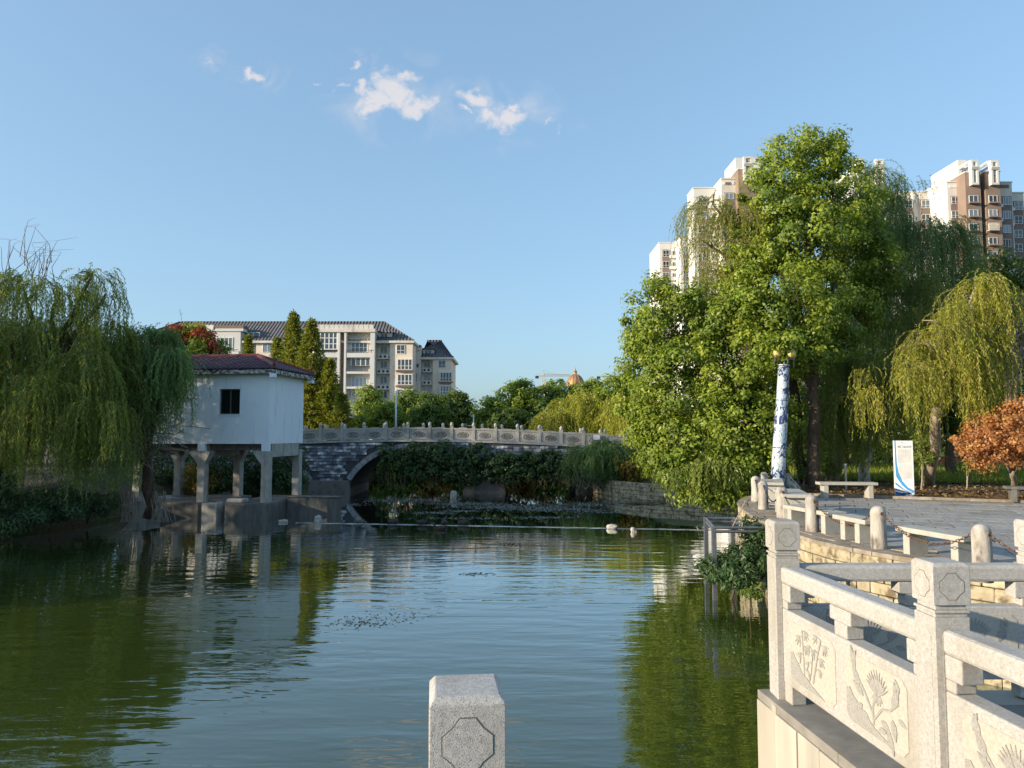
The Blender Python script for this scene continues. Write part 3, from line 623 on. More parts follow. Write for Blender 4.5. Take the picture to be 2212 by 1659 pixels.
A1, A4 = crop(1200, 1250, 3.16), crop(620, 1230, 1.7015); AY = 135.0
ap = E('apartment_block', (-30, AY, 2), 'six storey cream apartment block with grey tiled hip roof behind the white stilt house', 'building')
a1 = lambda x, y: A1(x, y, AY); a4 = lambda x, y: A4(x, y, AY)
# bodies
X = lambda c: a1(c, 600).x; X4 = lambda c: a4(c, 250).x; Z1 = lambda y: a1(1000, y).z; Z4 = lambda y: a4(500, y).z
zg = 2.0
wbox(ap, 'wall', X4(70)-5.5, X(1420), AY+1.2, AY+12, zg, Z1(385), 'cream')
wbox(ap, 'wall', X4(375), X4(592), AY-.8, AY+1.19, zg, Z4(160), 'wwall')
wbox(ap, 'wall', X4(690), X(200), AY-.1, AY+1.19, zg, Z4(232), 'cream')
wbox(ap, 'wall', X(1140), X(1425), AY-.3, AY+1.19, zg, Z1(386), 'cream')
# big grey balcony bay: back wall, slabs, piers, parapet
wbox(ap, 'wall', X(200), X(960), AY-.2, AY+1.19, zg, Z1(258), 'grey_wall')
for x0, x1 in ((200, 230), (498, 526), (580, 606), (906, 962)): wbox(ap, 'pier', X(x0), X(x1), AY-1.6, AY-.2, zg, Z1(262), 'wwall')
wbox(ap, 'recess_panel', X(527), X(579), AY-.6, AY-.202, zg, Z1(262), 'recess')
for y0, y1 in ((520, 578), (752, 782), (942, 970)): wbox(ap, 'balcony_slab', X(607), X(905), AY-1.55, AY-.2, Z1(y1), Z1(y0), 'wwall')
for y0, y1 in ((490, 578), (685, 782), (880, 970)): wbox(ap, 'balcony_slab', X(231), X(497), AY-1.55, AY-.2, Z1(y1), Z1(y0)-.3, 'wwall')
wbox(ap, 'parapet', X(185), X(968), AY-1.8, AY+.4, Z1(262), Z1(222), 'grey_wall')
for i in range(12): wbox(ap, 'parapet_panel', X(205+i*62)+.03, X(205+(i+1)*62)-.03, AY-1.62, AY-1.3, Z1(222), Z1(168), 'grey_wall', bevel=.04)
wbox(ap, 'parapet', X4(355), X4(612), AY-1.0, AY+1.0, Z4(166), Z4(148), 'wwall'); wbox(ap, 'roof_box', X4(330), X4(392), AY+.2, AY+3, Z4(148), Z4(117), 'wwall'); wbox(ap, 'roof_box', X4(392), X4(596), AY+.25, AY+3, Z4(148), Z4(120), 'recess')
# windows
for (x0, y0, x1, y1, k_, pr) in ((232, 262, 498, 480, (5, 3), 1.4), (650, 335, 858, 505, (4, 2), .21), (655, 585, 905, 680, (4, 1), .9), (650, 820, 850, 940, (4, 1), .21), (610, 975, 800, 1060, (4, 1), .21), (300, 585, 495, 680, (4, 1), .9),
                                 (1005, 410, 1090, 507, (2, 1), -1.2), (1003, 602, 1090, 697, (2, 1), -1.2), (1000, 795, 1088, 892, (2, 1), -1.2), (1000, 985, 1088, 1082, (2, 1), -1.2), (1225, 410, 1330, 525, (2, 2), .3)):
    win(ap, a1(x0, y0), a1(x1, y1), AY, k_, pr)
for y0, y1 in ((590, 735), (780, 926), (970, 1110)):            # glazed bay windows
    wbox(ap, 'bay', X(1232), X(1436), AY-1.0, AY-.3, Z1(y1), Z1(y0), 'grey_wall'); wbox(ap, 'bay_floor', X(1222), X(1444), AY-1.12, AY-.3, Z1(y1)-.25, Z1(y1), 'recess'); win(ap, a1(1242, y0+6), a1(1430, y1-6), AY, (4, 2), 1.0)
    o = win(ap, a1(1232, y0+6), a1(1260, y1-6), AY, (2, 2), 1.0); o.rotation_euler = (0, 0, R(-90)); o.location = Vector((X(1232), AY-.65, Z1(y1-6)))-ap.location; o.scale[0] = .62
for (x0, y0, x1, y1) in ((430, 207, 540, 303), (735, 246, 800, 306), (868, 246, 900, 306), (985, 140, 1035, 190), (615, 165, 700, 212)):
    win(ap, a4(x0, y0), a4(x1, y1), AY, (4, 2) if x1-x0 > 90 else (2, 1), {430: .8, 735: .1, 868: .1, 985: -1.0, 615: -1.0}[x0])
for (x0, x1, y0, y1, yy) in ((610, 945, 486, 520, 1.6), (610, 905, 682, 752, 1.6), (232, 490, 486, 520, 1.6), (975, 1145, 305, 352, -.6)):   # railings
    mb = MB(); xa, xb = X(x0), X(x1)
    mb.box(xa, xb, AY-yy-.05, AY-yy, Z1(y0)-.07, Z1(y0))
    for i in range(int((xb-xa)/.28)): mb.box(xa+i*.28, xa+i*.28+.05, AY-yy-.04, AY-yy-.01, Z1(y1), Z1(y0)-.07)
    mb.build('railing', MT['dark'], ap, world=True)
mb = MB(); xa, xb = X4(470), X4(586); mb.box(xa, xb, AY-1.2, AY-1.15, Z4(290)-.07, Z4(290)); [mb.box(xa+i*.3, xa+i*.3+.05, AY-1.19, AY-1.16, Z4(304), Z4(290)-.07) for i in range(int((xb-xa)/.3))]; mb.build('railing', MT['dark'], ap, world=True)
wbox(ap, 'balcony_slab', X4(415), X4(588), AY-1.3, AY-.8, Z4(335), Z4(304), 'wwall')
for y0, n in ((575, 2), (762, 3), (962, 3)):                    # ledges with air-conditioner boxes
    wbox(ap, 'ledge', X(962), X(1138), AY+.2, AY+1.2, Z1(y0)-.15, Z1(y0), 'grey_wall')
    for i in range(n):
        x0 = X(975+i*55+(20 if n == 2 else 0)); c = MB(); c.box(x0, x0+.85, AY+.35, AY+.7, Z1(y0), Z1(y0)+.62); q = c.build('air_conditioner', MT['wframe'], ap, world=True)
        MB().lathe([(.24, 0), (.24, .03), (.05, .04)], 12, (x0+.3, AY+.349, Z1(y0)+.31), Matrix.Rotation(R(90), 4, 'X')).build('fan', MT['dark'], q)
# dormers
wbox(ap, 'dormer', X(975), X(1150), AY+.8, AY+5, Z1(352), Z1(246), 'grey_wall'); wbox(ap, 'dormer_roof', X(962), X(1165), AY+.3, AY+5.5, Z1(246), Z1(230), 'roof'); win(ap, a1(1010, 255), a1(1100, 350), AY, (2, 1), -.8)
# hip roofs
def hip(x0, x1, yf, yb, ze, zr, inset, parent):
    ym = (yf+yb)/2; mb = MB()
    mb.add([(x0, yf, ze), (x1, yf, ze), (x1, yb, ze), (x0, yb, ze), (x0+inset, ym, zr), (x1-inset, ym, zr)], [(0, 1, 5, 4), (1, 2, 5), (2, 3, 4, 5), (3, 0, 4), (3, 2, 1, 0)])
    r = mb.build('roof', MT['roof'], parent, world=True)
    wbox(parent, 'eave', x0-.1, x1+.1, yf-.1, yb+.1, ze-.42, ze-.01, 'grey_wall')
    m2 = MB()
    for a, b in (((x0+inset, ym, zr), (x1-inset, ym, zr)), ((x0+inset, ym, zr), (x0, yf, ze)), ((x1-inset, ym, zr), (x1, yf, ze))): m2.tube([Vector(a)+Vector((0, 0, .05)), Vector(b)+Vector((0, 0, .05))], .14, 6)
    c = m2.build('roof_ridge', MT['roof'], r); return r
zr = A1(600, 122, AY+6.3).z
hip(X4(40)-6.2, X(1442), AY-.6, AY+13.2, Z1(360), zr, X(1442)-A1(1065, 125, AY+6.3).x, ap)
mb = MB(); mb.tube([W(393, 693, AY+6), W(388, 668, AY+6)], .04, 5); mb.tube([W(390, 680, AY+6), W(395, 676, AY+6)], .03, 5); mb.build('antenna', MT['dark'], ap, world=True)
# lower wing at the right
ar = E('apartment_wing', (X(1700), AY+6, 2), 'lower right wing of the apartment block with its own small hip roof', 'building')
YW = AY+6; w1 = lambda x, y: A1(x, y, YW); XW = lambda c: w1(c, 600).x; ZW = lambda y: w1(1700, y).z
wbox(ar, 'wall', XW(1448), XW(1912), YW+1, YW+11, zg, ZW(580), 'cream'); wbox(ar, 'wall', XW(1680), XW(1914), YW-.3, YW+.99, zg, ZW(582), 'cream'); wbox(ar, 'wall', XW(1440), XW(1532), YW-.6, YW+.99, zg, ZW(480), 'grey_wall')
wbox(ar, 'parapet', XW(1432), XW(1540), YW-.9, YW+1, ZW(482), ZW(448), 'wwall'); wbox(ar, 'roof_box', XW(1455), XW(1522), YW, YW+2, ZW(448), ZW(408), 'recess')
for (x0, y0, x1, y1, k_, pr) in ((1560, 602, 1640, 690, (2, 1), -1.0), (1558, 762, 1640, 852, (2, 1), -1.0), (1556, 930, 1640, 1000, (2, 1), -1.0), (1752, 605, 1842, 700, (2, 2), .3), (1445, 650, 1510, 700, (2, 1), .6), (1448, 765, 1482, 880, (2, 2), .6)): win(ar, w1(x0, y0), w1(x1, y1), YW, k_, pr)
for y0, y1 in ((757, 880), (925, 1050)):
    wbox(ar, 'bay', XW(1768), XW(1932), YW-1.0, YW-.3, ZW(y1), ZW(y0), 'grey_wall'); wbox(ar, 'bay_floor', XW(1760), XW(1940), YW-1.1, YW-.3, ZW(y1)-.22, ZW(y1), 'recess'); win(ar, w1(1776, y0+5), w1(1926, y1-5), YW, (4, 2), 1.0)
for y0 in (745, 905):
    wbox(ar, 'ledge', XW(1535), XW(1676), YW+.1, YW+1, ZW(y0)-.15, ZW(y0), 'grey_wall')
    for i in range(2):
        x0 = XW(1555+i*52); q = MB().box(x0, x0+.85, YW+.3, YW+.65, ZW(y0), ZW(y0)+.6).build('air_conditioner', MT['wframe'], ar, world=True)
        MB().lathe([(.24, 0), (.24, .03), (.05, .04)], 12, (x0+.3, YW+.299, ZW(y0)+.3), Matrix.Rotation(R(90), 4, 'X')).build('fan', MT['dark'], q)
wbox(ar, 'dormer', XW(1545), XW(1685), YW+.8, YW+4, ZW(556), ZW(462), 'grey_wall'); wbox(ar, 'dormer_roof', XW(1535), XW(1695), YW+.4, YW+4.4, ZW(462), ZW(446), 'roof'); win(ar, w1(1570, 472), w1(1660, 540), YW, (2, 1), -.8)
hip(XW(1380), XW(1940), YW-.6, YW+11.6, ZW(568), A1(1500, 357, YW+5.5).z, XW(1940)-A1(1610, 357, YW+5.5).x, ar)

# towers on the right
TL, TR = crop(2580, 600, 2.765), crop(3350, 600, 2.965)
def block(par, cr, x0, x1, yt, Y, D, mat, cap=True):
    a, b = cr(x0, yt, Y), cr(x1, yt, Y)
    wbox(par, 'wall', a.x, b.x, Y, Y+D, 2.0, a.z, mat)
    if cap: wbox(par, 'parapet', a.x-.12, b.x+.12, Y-.12, Y+D, a.z, a.z+.25, 'wwall')
def column(par, cr, x0, x1, y0, pitch, n, h, Y, kind, band='brownpanel', proud=.02, skip=()):
    a, b = cr(x0, y0, Y), cr(x1, y0, Y)
    if band:
        d = cr(x0, y0+pitch*n, Y); wbox(par, 'window_bay', a.x-.12, b.x+.12, Y-proud-.12, Y-.004, max(2, d.z), a.z+.2, band); proud += .13
    for i in range(n):
        if i in skip: continue
        win(par, cr(x0, y0+i*pitch, Y), cr(x1, y0+i*pitch+h, Y), Y, kind, proud)
def grille(par, cr, x0, x1, y0, y1, Y, n):
    a, b = cr(x0, y0, Y), cr(x1, y1, Y); w = .42; mb = MB()
    mb.box(a.x, a.x+w, Y-.8, Y+.2, b.z, a.z); mb.box(b.x-w, b.x, Y-.8, Y+.2, b.z, a.z); mb.box(a.x+w, b.x-w, Y-.8, Y+.2, b.z, b.z+w); mb.box(a.x+w, b.x-w, Y-.8, Y+.2, a.z-w, a.z); mb.build('vent_frame', MT['wwall'], par, world=True)
    wbox(par, 'vent_back', a.x+w, b.x-w, Y-.1, Y-.05, b.z+w, a.z-w, 'recess')
    for i in range(n):
        z = b.z+w+(a.z-b.z-2*w)*(i+.3)/n; wbox(par, 'louvre', a.x+w, b.x-w, Y-.62, Y-.12, z, z+(a.z-b.z)/n*.42, 'wwall')
    m2 = MB()
    for j in range(3): q = a.z+(b.z-a.z)*(.30+.035*j); m2.box(a.x-.1, b.x+.1, Y-1.15+.1*j, Y-.805, q-.12, q+.12)
    m2.build('vent_ring', MT['wwall'], par, world=True)
tl = E('residential_tower', TL(500, 1400, 160), 'white and brown high rise stepping up behind the left side of the camphor tree', 'building'); tl.location.z = 2
block(tl, TL, 158, 352, 1030, 196, 14, 'wwall'); column(tl, TL, 195, 266, 1110, 122.5, 8, 70, 196, (2, 2)); column(tl, TL, 300, 348, 1118, 122.5, 8, 45, 196, (2, 1), None)
for i in range(4): a, b = TL(270, 1170+122.5*i, 196), TL(352, 1200+122.5*i, 196); wbox(tl, 'balcony', a.x, b.x, 195.2, 196, b.z, a.z, 'wwall')
block(tl, TL, 392, 470, 960, 190, 20, 'wwall'); column(tl, TL, 424, 470, 1085, 122.5, 8, 70, 190, (2, 2)); a, b = TL(408, 975, 190), TL(462, 1000, 190); wbox(tl, 'roof_slot', a.x, b.x, 189.9, 190, b.z, a.z, 'white')
block(tl, TL, 535, 782, 425, 156, 5.5, 'wwall'); column(tl, TL, 585, 678, 530, 152.5, 9, 85, 156, (2, 2)); column(tl, TL, 752, 790, 695, 152.5, 8, 55, 156, (2, 1), None)
for i in range(6): a, b = TL(690, 1080+152.5*i-152.5*3, 156), TL(775, 1110+152.5*(i-3), 156); wbox(tl, 'balcony', a.x, b.x, 155.3, 156, b.z, a.z, 'wwall')
block(tl, TL, 845, 1010, 322, 151.5, 12, 'grey_wall'); column(tl, TL, 880, 976, 482, 152.5, 9, 65, 151.5, (2, 1)); a, b = TL(862, 352, 151.5), TL(985, 385, 151.5); wbox(tl, 'roof_slot', a.x, b.x, 151.4, 151.5, b.z, a.z, 'white')
a, b = TL(885, 358, 151.5), TL(945, 382, 151.5); wbox(tl, 'slot_painted_shadow', a.x, b.x, 151.3, 151.399, b.z, a.z, 'recess')  # shadow inside the roof slot painted as a dark box
block(tl, TL, 1030, 1290, 215, 149.5, 14, 'brownwall'); grille(tl, TL, 1080, 1185, 85, 360, 149.4, 14); a = TL(1000, 85, 153); b = TL(1290, 85, 153); wbox(tl, 'penthouse', a.x, b.x, 153, 161, TL(1000, 215, 153).z, a.z, 'wwall')
tm = E('residential_tower', TR(300, 1000, 165), 'white tower top with louvred vents glimpsed between the camphor crown and the willow', 'building'); tm.location.z = 2
block(tm, TR, 150, 560, 250, 162, 12, 'wwall'); grille(tm, TR, 205, 305, 112, 420, 161.9, 13); grille(tm, TR, 435, 540, 120, 420, 161.9, 13); column(tm, TR, 330, 415, 480, 160, 8, 85, 162, (2, 2))
tr = E('residential_tower', TR(1500, 1200, 152), 'tall brown and white tower with twin louvred vent shafts at the right edge', 'building'); tr.location.z = 2
block(tr, TR, 560, 1205, 500, 158, 12, 'grey_wall')
column(tr, TR, 600, 705, 550, 166, 5, 90, 158, (2, 2), proud=.5); column(tr, TR, 775, 872, 606, 166, 5, 90, 158, (2, 2), proud=.5); column(tr, TR, 975, 1078, 606, 166, 5, 95, 158, (2, 2), proud=.5); column(tr, TR, 1110, 1176, 620, 166, 5, 62, 158, (2, 1), None)
a, b = TR(885, 500, 157.6), TR(915, 500, 157.6); wbox(tr, 'pilaster', a.x, b.x, 157.6, 157.99, 2, a.z, 'wwall')
block(tr, TR, 1298, 1476, 385, 151, 14, 'wwall'); column(tr, TR, 1345, 1442, 558, 166, 5, 85, 151, (2, 2)); a, b = TR(1322, 415, 151), TR(1445, 448, 151); wbox(tr, 'roof_slot', a.x, b.x, 150.9, 151, b.z, a.z, 'white')
block(tr, TR, 1510, 1690, 268, 148, 14, 'brownwall'); block(tr, TR, 1745, 1922, 262, 148, 14, 'brownwall'); a, b = TR(1690, 300, 151), TR(1745, 300, 151); wbox(tr, 'shaft_wall', a.x, b.x, 151, 162, 2, a.z, 'brownpanel')
for x0, x1, y0 in ((1556, 1668, 540), (1790, 1895, 540)):
    column(tr, TR, x0, x1, y0, 166.5, 5, 78, 148, (2, 1), None, .02)
    for i in range(5): a, b = TR(x0-8, y0+84+166.5*i, 148), TR(x1+5, y0+100+166.5*i, 148); wbox(tr, 'ledge', a.x, b.x, 147.3, 148, b.z, a.z, 'brownwall')
a, b = TR(1796, 866, 147.2), TR(1920, 946, 147.2); mb = MB()
for i in range(9): x_ = a.x+(b.x-a.x)*i/8; mb.box(x_-.03, x_+.03, 147.15, 147.21, b.z, a.z)
for i in range(5): z_ = b.z+(a.z-b.z)*i/4; mb.box(a.x, b.x, 147.10, 147.15, z_-.04, z_+.04)
mb.box(a.x, b.x, 147.1, 148, b.z-.12, b.z); mb.build('window_cage', MT['cream'], tr, world=True)
grille(tr, TR, 1556, 1652, 132, 425, 147.9, 14); grille(tr, TR, 1788, 1892, 136, 425, 147.9, 14)
for x0, x1, y0, y1, Y0, Y1 in ((1425, 1530, 118, 290, 152, 162), (1476, 1700, 250, 385, 152, 164), (1215, 1300, 375, 500, 156, 168)): a, b = TR(x0, y0, Y0), TR(x1, y1, Y0); wbox(tr, 'penthouse', a.x, b.x, Y0, Y1, b.z, a.z, 'wwall')
for x0 in (1556, 1788):
    mb = MB()
    for s_ in (0, 92): mb.tube([TR(x0+s_, 140, 148.5), TR(x0+s_, 140, 148.5)+Vector((.4, 9, -.2))], .35, 4)
    mb.build('roof_beam', MT['wwall'], tr, world=True)
block(tr, TR, 1928, 2065, 388, 150, 14, 'grey_wall'); column(tr, TR, 1952, 2052, 560, 166, 5, 95, 150, (3, 1)); a, b = TR(1930, 412, 150), TR(2030, 450, 150); wbox(tr, 'roof_slot', a.x, b.x, 149.9, 150, b.z, a.z, 'recess')
block(tr, TR, 2068, 2205, 512, 152, 14, 'grey_wall'); column(tr, TR, 2090, 2188, 618, 166, 5, 95, 152, (2, 2)); block(tr, TR, 2206, 2400, 700, 156, 14, 'brownpanel'); column(tr, TR, 2215, 2300, 800, 166, 4, 90, 156, (2, 2), None)
for x_, y_, Y_ in ((1485, 640, 150.7), (1942, 660, 149.7), (1942, 830, 149.7), (2078, 700, 151.7), (2078, 880, 151.7), (1486, 800, 150.7)): q = TR(x_, y_, Y_); MB().box(q.x-.3, q.x+.35, Y_-.1, Y_+.29, q.z-.35, q.z+.35).build('air_conditioner', MT['wframe'], tr, world=True)

# dome, cranes and a blue roof far away
dc = W(1243, 833, 420); dm = E('golden_dome', (dc.x, 420, 2.1), 'ribbed copper gold dome with spire rising over the far trees', 'dome'); k = 420/F/2.16
MT['gold'] = mk('gilded_copper', [(.3, (.34, .18, .09)), (.7, (.46, .27, .13))], .6, 4, .5, metal=.35)
h0 = dc.z-2.1; MB().lathe([(14*k, 0), (14*k, h0-2*k), (19.5*k, h0-2*k), (19.5*k, h0)], 24).build('drum', MT['cream'], dm)
dome_p = [(19*k*math.cos(a), h0+25*k*math.sin(a)) for a in [R(5*i) for i in range(0, 17)]]
MB().lathe(dome_p, 32).build('shell', MT['gold'], dm, smooth=True)
for i in range(16):
    w = 2*math.pi*i/16; MB().tube([(r_*math.cos(w)*1.01, r_*math.sin(w)*1.01, z_) for r_, z_ in dome_p], .5*k, 5).build('rib', MT['gold'], dm)
MB().lathe([(4*k, h0+24*k), (3.4*k, h0+25*k), (3*k, h0+28*k), (3.6*k, h0+29*k), (4.2*k, h0+30*k), (2.4*k, h0+32*k), (1.2*k, h0+35*k), (.6*k, h0+38*k), (.1*k, h0+42*k)], 12).build('spire', MT['gold'], dm)
MT['crane'] = plain('crane_paint', (.48, .36, .28), .6)
def crane(mx_, y0, y1, jl, jr, ymj, Y, lab):
    b = W(mx_, y1, Y); c = E('tower_crane', (b.x, Y, 2.1), lab, 'crane', 'tower cranes on the skyline'); t = W(mx_, y0, Y).z; jz = W(mx_, ymj, Y).z; xl, xr = W(jl, ymj, Y).x, W(jr, ymj, Y).x
    mb = MB()
    for sx in (-.7, .7): mb.tube([(b.x+sx, Y, 2.1), (b.x+sx, Y, jz)], .16, 4)
    z = 2.1
    while z < jz-2: mb.tube([(b.x-.7, Y, z), (b.x+.7, Y, z+2)], .1, 4); z += 2
    mb.build('mast', MT['crane'], c, world=True)
    MB().tube([(b.x-.6, Y, jz), (b.x, Y, t), (b.x+.6, Y, jz)], .2, 4).build('apex', MT['crane'], c, world=True)
    mb = MB(); mb.tube([(xl, Y, jz), (xr, Y, jz)], .22, 4); mb.tube([(b.x, Y, jz+1.3), (xr, Y, jz+.8)], .18, 4)
    x = b.x
    while x < xr-2: mb.tube([(x, Y, jz), (x+1, Y, jz+1.2), (x+2, Y, jz)], .09, 4); x += 2
    mb.build('jib', MT['crane'], c, world=True)
    MB().tube([(xl, Y, jz+.3), (b.x, Y, t-.2), ((b.x+xr)/2, Y, jz+1)], .06, 4).build('tie', MT['crane'], c, world=True)
    MB().box(xl-.2, xl+2, Y-.8, Y+.8, jz-1.6, jz-.2).build('counterweight', MT['dark'], c, world=True)
crane(1174, 799, 840, 1157, 1232, 812, 470, 'pale tower crane with its mast left of the golden dome')
crane(1345, 798, 840, 1290, 1400, 813, 480, 'tower crane mostly hidden by trees right of the dome, only its jib showing')
b = W(1140, 832, 300); bb = E('blue_shed', (b.x, 300, 2.1), 'pale blue flat building just above the trees left of the crane', 'building')
MT['blue'] = plain('pale_blue_sheet', (.30, .48, .58), .5)
MB().box(W(1131, 832, 300).x, W(1149, 832, 300).x, 300, 306, 2.1, W(1100, 829, 300).z).build('wall', MT['blue'], bb, world=True); MB().box(W(1130, 832, 300).x, W(1150, 832, 300).x, 299.5, 306.5, W(1100, 829, 300).z, W(1100, 828, 300).z).build('roof', MT['white'], bb, world=True)
# ------------------------------------------------------------------ trees and plants
def sphere_pts(n, rng): v = rng.normal(size=(n, 3)); return unit(v)
def clump_world(c):
    if isinstance(c[0], tuple): return np.array(c[0]), np.array((c[1], c[3], c[2]))
    sx, sy, Y, rx, ry, rd = c; p = W(sx, sy, Y); k = Y/F/2.16016; return np.array(p), np.array((rx*k, rd, ry*k))
def crown(root, clumps, mat, sub=.34, per=60, L=.12, Wd=.06, seed=1, cover=1.2, name='crown', droop=.5, lo=0., kind=None, zmin=None, fill=.3):
    rng = np.random.default_rng(seed); Cs = []; Ns = []; Tn = []
    for c in clumps:
        p, r = clump_world(c); q = ((r[0]*r[1])**1.6+(r[0]*r[2])**1.6+(r[1]*r[2])**1.6)/3
        n = max(4, int(4*math.pi*q**(1/1.6)/(math.pi*sub*sub)*cover))
        d = sphere_pts(n, rng); lump = .86+.2*rng.random((n, 1)); sc = p+d*r*lump
        m = rng.poisson(per, n); ii = np.repeat(np.arange(n), m); g = rng.normal(size=(len(ii), 3)); rad = sub*rng.uniform(.45, 1.5, n)
        off = unit(g)*(rng.random((len(ii), 1))**.45)*rad[ii][:, None]
        off[:, 2] *= .75
        Cs.append(sc[ii]+off); Ns.append(unit(off)*.8+d[ii]*.5+np.array((0, 0, .45)))
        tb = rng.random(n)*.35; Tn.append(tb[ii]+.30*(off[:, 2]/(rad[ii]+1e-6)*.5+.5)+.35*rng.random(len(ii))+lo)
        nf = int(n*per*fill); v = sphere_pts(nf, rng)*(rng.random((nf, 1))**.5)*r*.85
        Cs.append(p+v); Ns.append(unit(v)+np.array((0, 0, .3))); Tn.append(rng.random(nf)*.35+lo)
    C = np.concatenate(Cs); Nn = np.concatenate(Ns)+rng.normal(size=(len(C), 3))*.45; T = np.clip(np.concatenate(Tn), 0, 1)
    A = rng.normal(size=C.shape)*.8; A[:, 2] -= droop; Nn = unit(Nn); A = A-Nn*(A*Nn).sum(1, keepdims=True)*.85
    if zmin is not None: k_ = C[:, 2] > zmin; C, Nn, A, T = C[k_], Nn[k_], A[k_], T[k_]
    s = rng.uniform(.7, 1.3, len(C)); return leaves(name, C, A, Nn, L*s, Wd*s, T, mat, root, kind=kind)
def strands(root, clumps, mat, seed=1, L=.13, Wd=.026, sp=.055, name='crown', lo=0., twig='twig', upper=.1, zmin=.05):
    """weeping twigs: clumps = (sx, sy, Y, rx, ry, rd, count, len0, len1, bow)"""
    rng = np.random.default_rng(seed); Cs = []; As = []; Ns = []; Ts = []; RV = []; RF = []; nv = 0
    for c in clumps:
        p, r = clump_world(c[:6]); n, l0, l1, bow = c[6:]
        nb_ = max(3, n//9); bi = rng.integers(0, nb_, n); db = sphere_pts(nb_, rng); db[:, 2] = np.abs(db[:, 2])*(1-upper)-upper*rng.random(nb_); rb = rng.random((nb_, 1))**.45
        d = db[bi]; base = p+d*r*rb[bi]+rng.normal(size=(n, 3))*np.array((.13, .13, .10))*(1+.2*r.max())
        ob = db.copy()+rng.normal(size=(nb_, 3))*.5; o = ob[bi]+rng.normal(size=(n, 3))*.22; o[:, 2] = 0; o = unit(o)
        lb = rng.uniform(l0, l1, nb_); ln = lb[bi]*rng.uniform(.75, 1.12, n); bw = bow*rng.uniform(.3, 1.2, n)*(.4+np.hypot(d[:, 0], d[:, 1])); rise = rng.uniform(.05, .3, n)*bow; ph = rng.random((n, 2))*6.3
        def path(i, t):
            z = rise[i]*np.sin(np.minimum(t*4, 1)*math.pi*.5)*(1-t)-ln[i]*np.clip(t-.03, 0, 1)**1.25
            h = bw[i]*(1-(1-t)**3); q = base[i]+o[i]*h[:, None]; q[:, 2] += z
            q[:, 0] += .05*np.sin(t*9+ph[i, 0])*t; q[:, 1] += .05*np.sin(t*8+ph[i, 1])*t; return q
        cnt = np.maximum(3, (ln/sp)).astype(int); ii = np.repeat(np.arange(n), cnt); k_ = np.concatenate([np.arange(q) for q in cnt]); t = (k_+rng.random(len(k_)))/cnt[ii]
        P = path(ii, t); P2 = path(ii, np.minimum(t+.02, 1.02)); tan = unit(P2-P+np.array((0, 0, -1e-4)))
        side = rng.normal(size=P.shape); side[:, 2] *= .2; side = unit(side)
        Cs.append(P); As.append(tan*.9+side*.65+np.array((0, 0, -.25))); Ns.append(rng.normal(size=P.shape)+np.array((0, 0, .4))); st = (rng.random(nb_)*.45)[bi]+.15*rng.random(n); Ts.append(st[ii]+.45*rng.random(len(ii))+lo)
        m = 7; tt = np.linspace(0, 1, m); I = np.repeat(np.arange(n), m); Q = path(I, np.tile(tt, n)).reshape(n, m, 3); wv = unit(rng.normal(size=(n, 3)))[:, None, :]*(.007-.005*tt)[None, :, None]
        RV.append(np.stack([Q-wv, Q+wv], 2).reshape(-1, 3)); b = (np.arange(n)[:, None]*m+np.arange(m-1)[None, :]).ravel()*2+nv; RF.append(np.stack([b, b+1, b+3, b+2], 1)); nv += n*m*2
    C = np.concatenate(Cs); A = np.concatenate(As); Nn = np.concatenate(Ns); T = np.clip(np.concatenate(Ts), 0, 1)
    k_ = C[:, 2] > zmin; C, A, Nn, T = C[k_], A[k_], Nn[k_], T[k_]; s = rng.uniform(.7, 1.3, len(C))
    leaves(name, C, A, Nn, L*s, Wd*s, T, mat, root)
    V = np.concatenate(RV); V[:, 2] = np.maximum(V[:, 2], zmin); o = O('twigs', np_mesh('twigs', V, np.concatenate(RF), MT[twig]), root); o.location = -root.location
def wob(a, b, n, amp, rng):
    pts = [a.lerp(b, i/n) for i in range(n+1)]
    return [p+Vector(rng.normal(size=3))*amp*(0 if i in (0, n) else 1) for i, p in enumerate(pts)]
def trunk(root, base, ends, r0, mat='bark', seed=1, fork=.45, lime=0, lean=None, n=6):
    rng = np.random.default_rng(seed); base = Vector(base); mean = sum((Vector(e) for e in ends), Vector())/len(ends)
    fk = Vector(lean) if lean is not None else base.lerp(mean, fork); mb = MB()
    pts = wob(base-Vector((0, 0, .15)), fk, 5, r0*.35, rng); mb.tube(pts, [r0*1.35, r0*1.05]+[r0*(1-.06*i) for i in range(4)], 10)
    tk = mb.build('trunk', MT[mat], root, world=True, smooth=True)
    for e in ends:
        e = Vector(e); st = pts[3].lerp(fk, rng.uniform(.2, 1)); mid = st.lerp(e, .5)+Vector((0, 0, .12*(e-st).length)); m2 = MB()
        q = wob(st, mid, 2, r0*.3, rng)[:-1]+wob(mid, e, 3, r0*.4, rng); rr = [r0*.55*(1-i/(len(q)))+.012 for i in range(len(q))]; m2.tube(q, rr, n)
        for _ in range(3):
            a = q[rng.integers(2, len(q))]; b = a+Vector(rng.normal(size=3))*min(.3, .10*(e-st).length); m2.tube([a, a.lerp(b, .5)+Vector((0, 0, .1)), b], [r0*.2, r0*.14, .01], 4)
        m2.build('branch', MT[mat], root, world=True, smooth=True)
    if lime:
        m3 = MB(); k_ = lime/(pts[1]-pts[0]).length; top_ = pts[0]+(pts[1]-pts[0])*min(1, k_) if k_ < 1 else pts[1]; m3.tube([pts[0], top_] if k_ < 1 else [pts[0], pts[1], pts[1].lerp(pts[2], min(1, k_-1))], [r0*1.37, r0*1.08] if k_ < 1 else [r0*1.37, r0*1.075, r0*1.03], 10); m3.build('lime_wash', MT['lime'], root, world=True, smooth=True)
    return tk
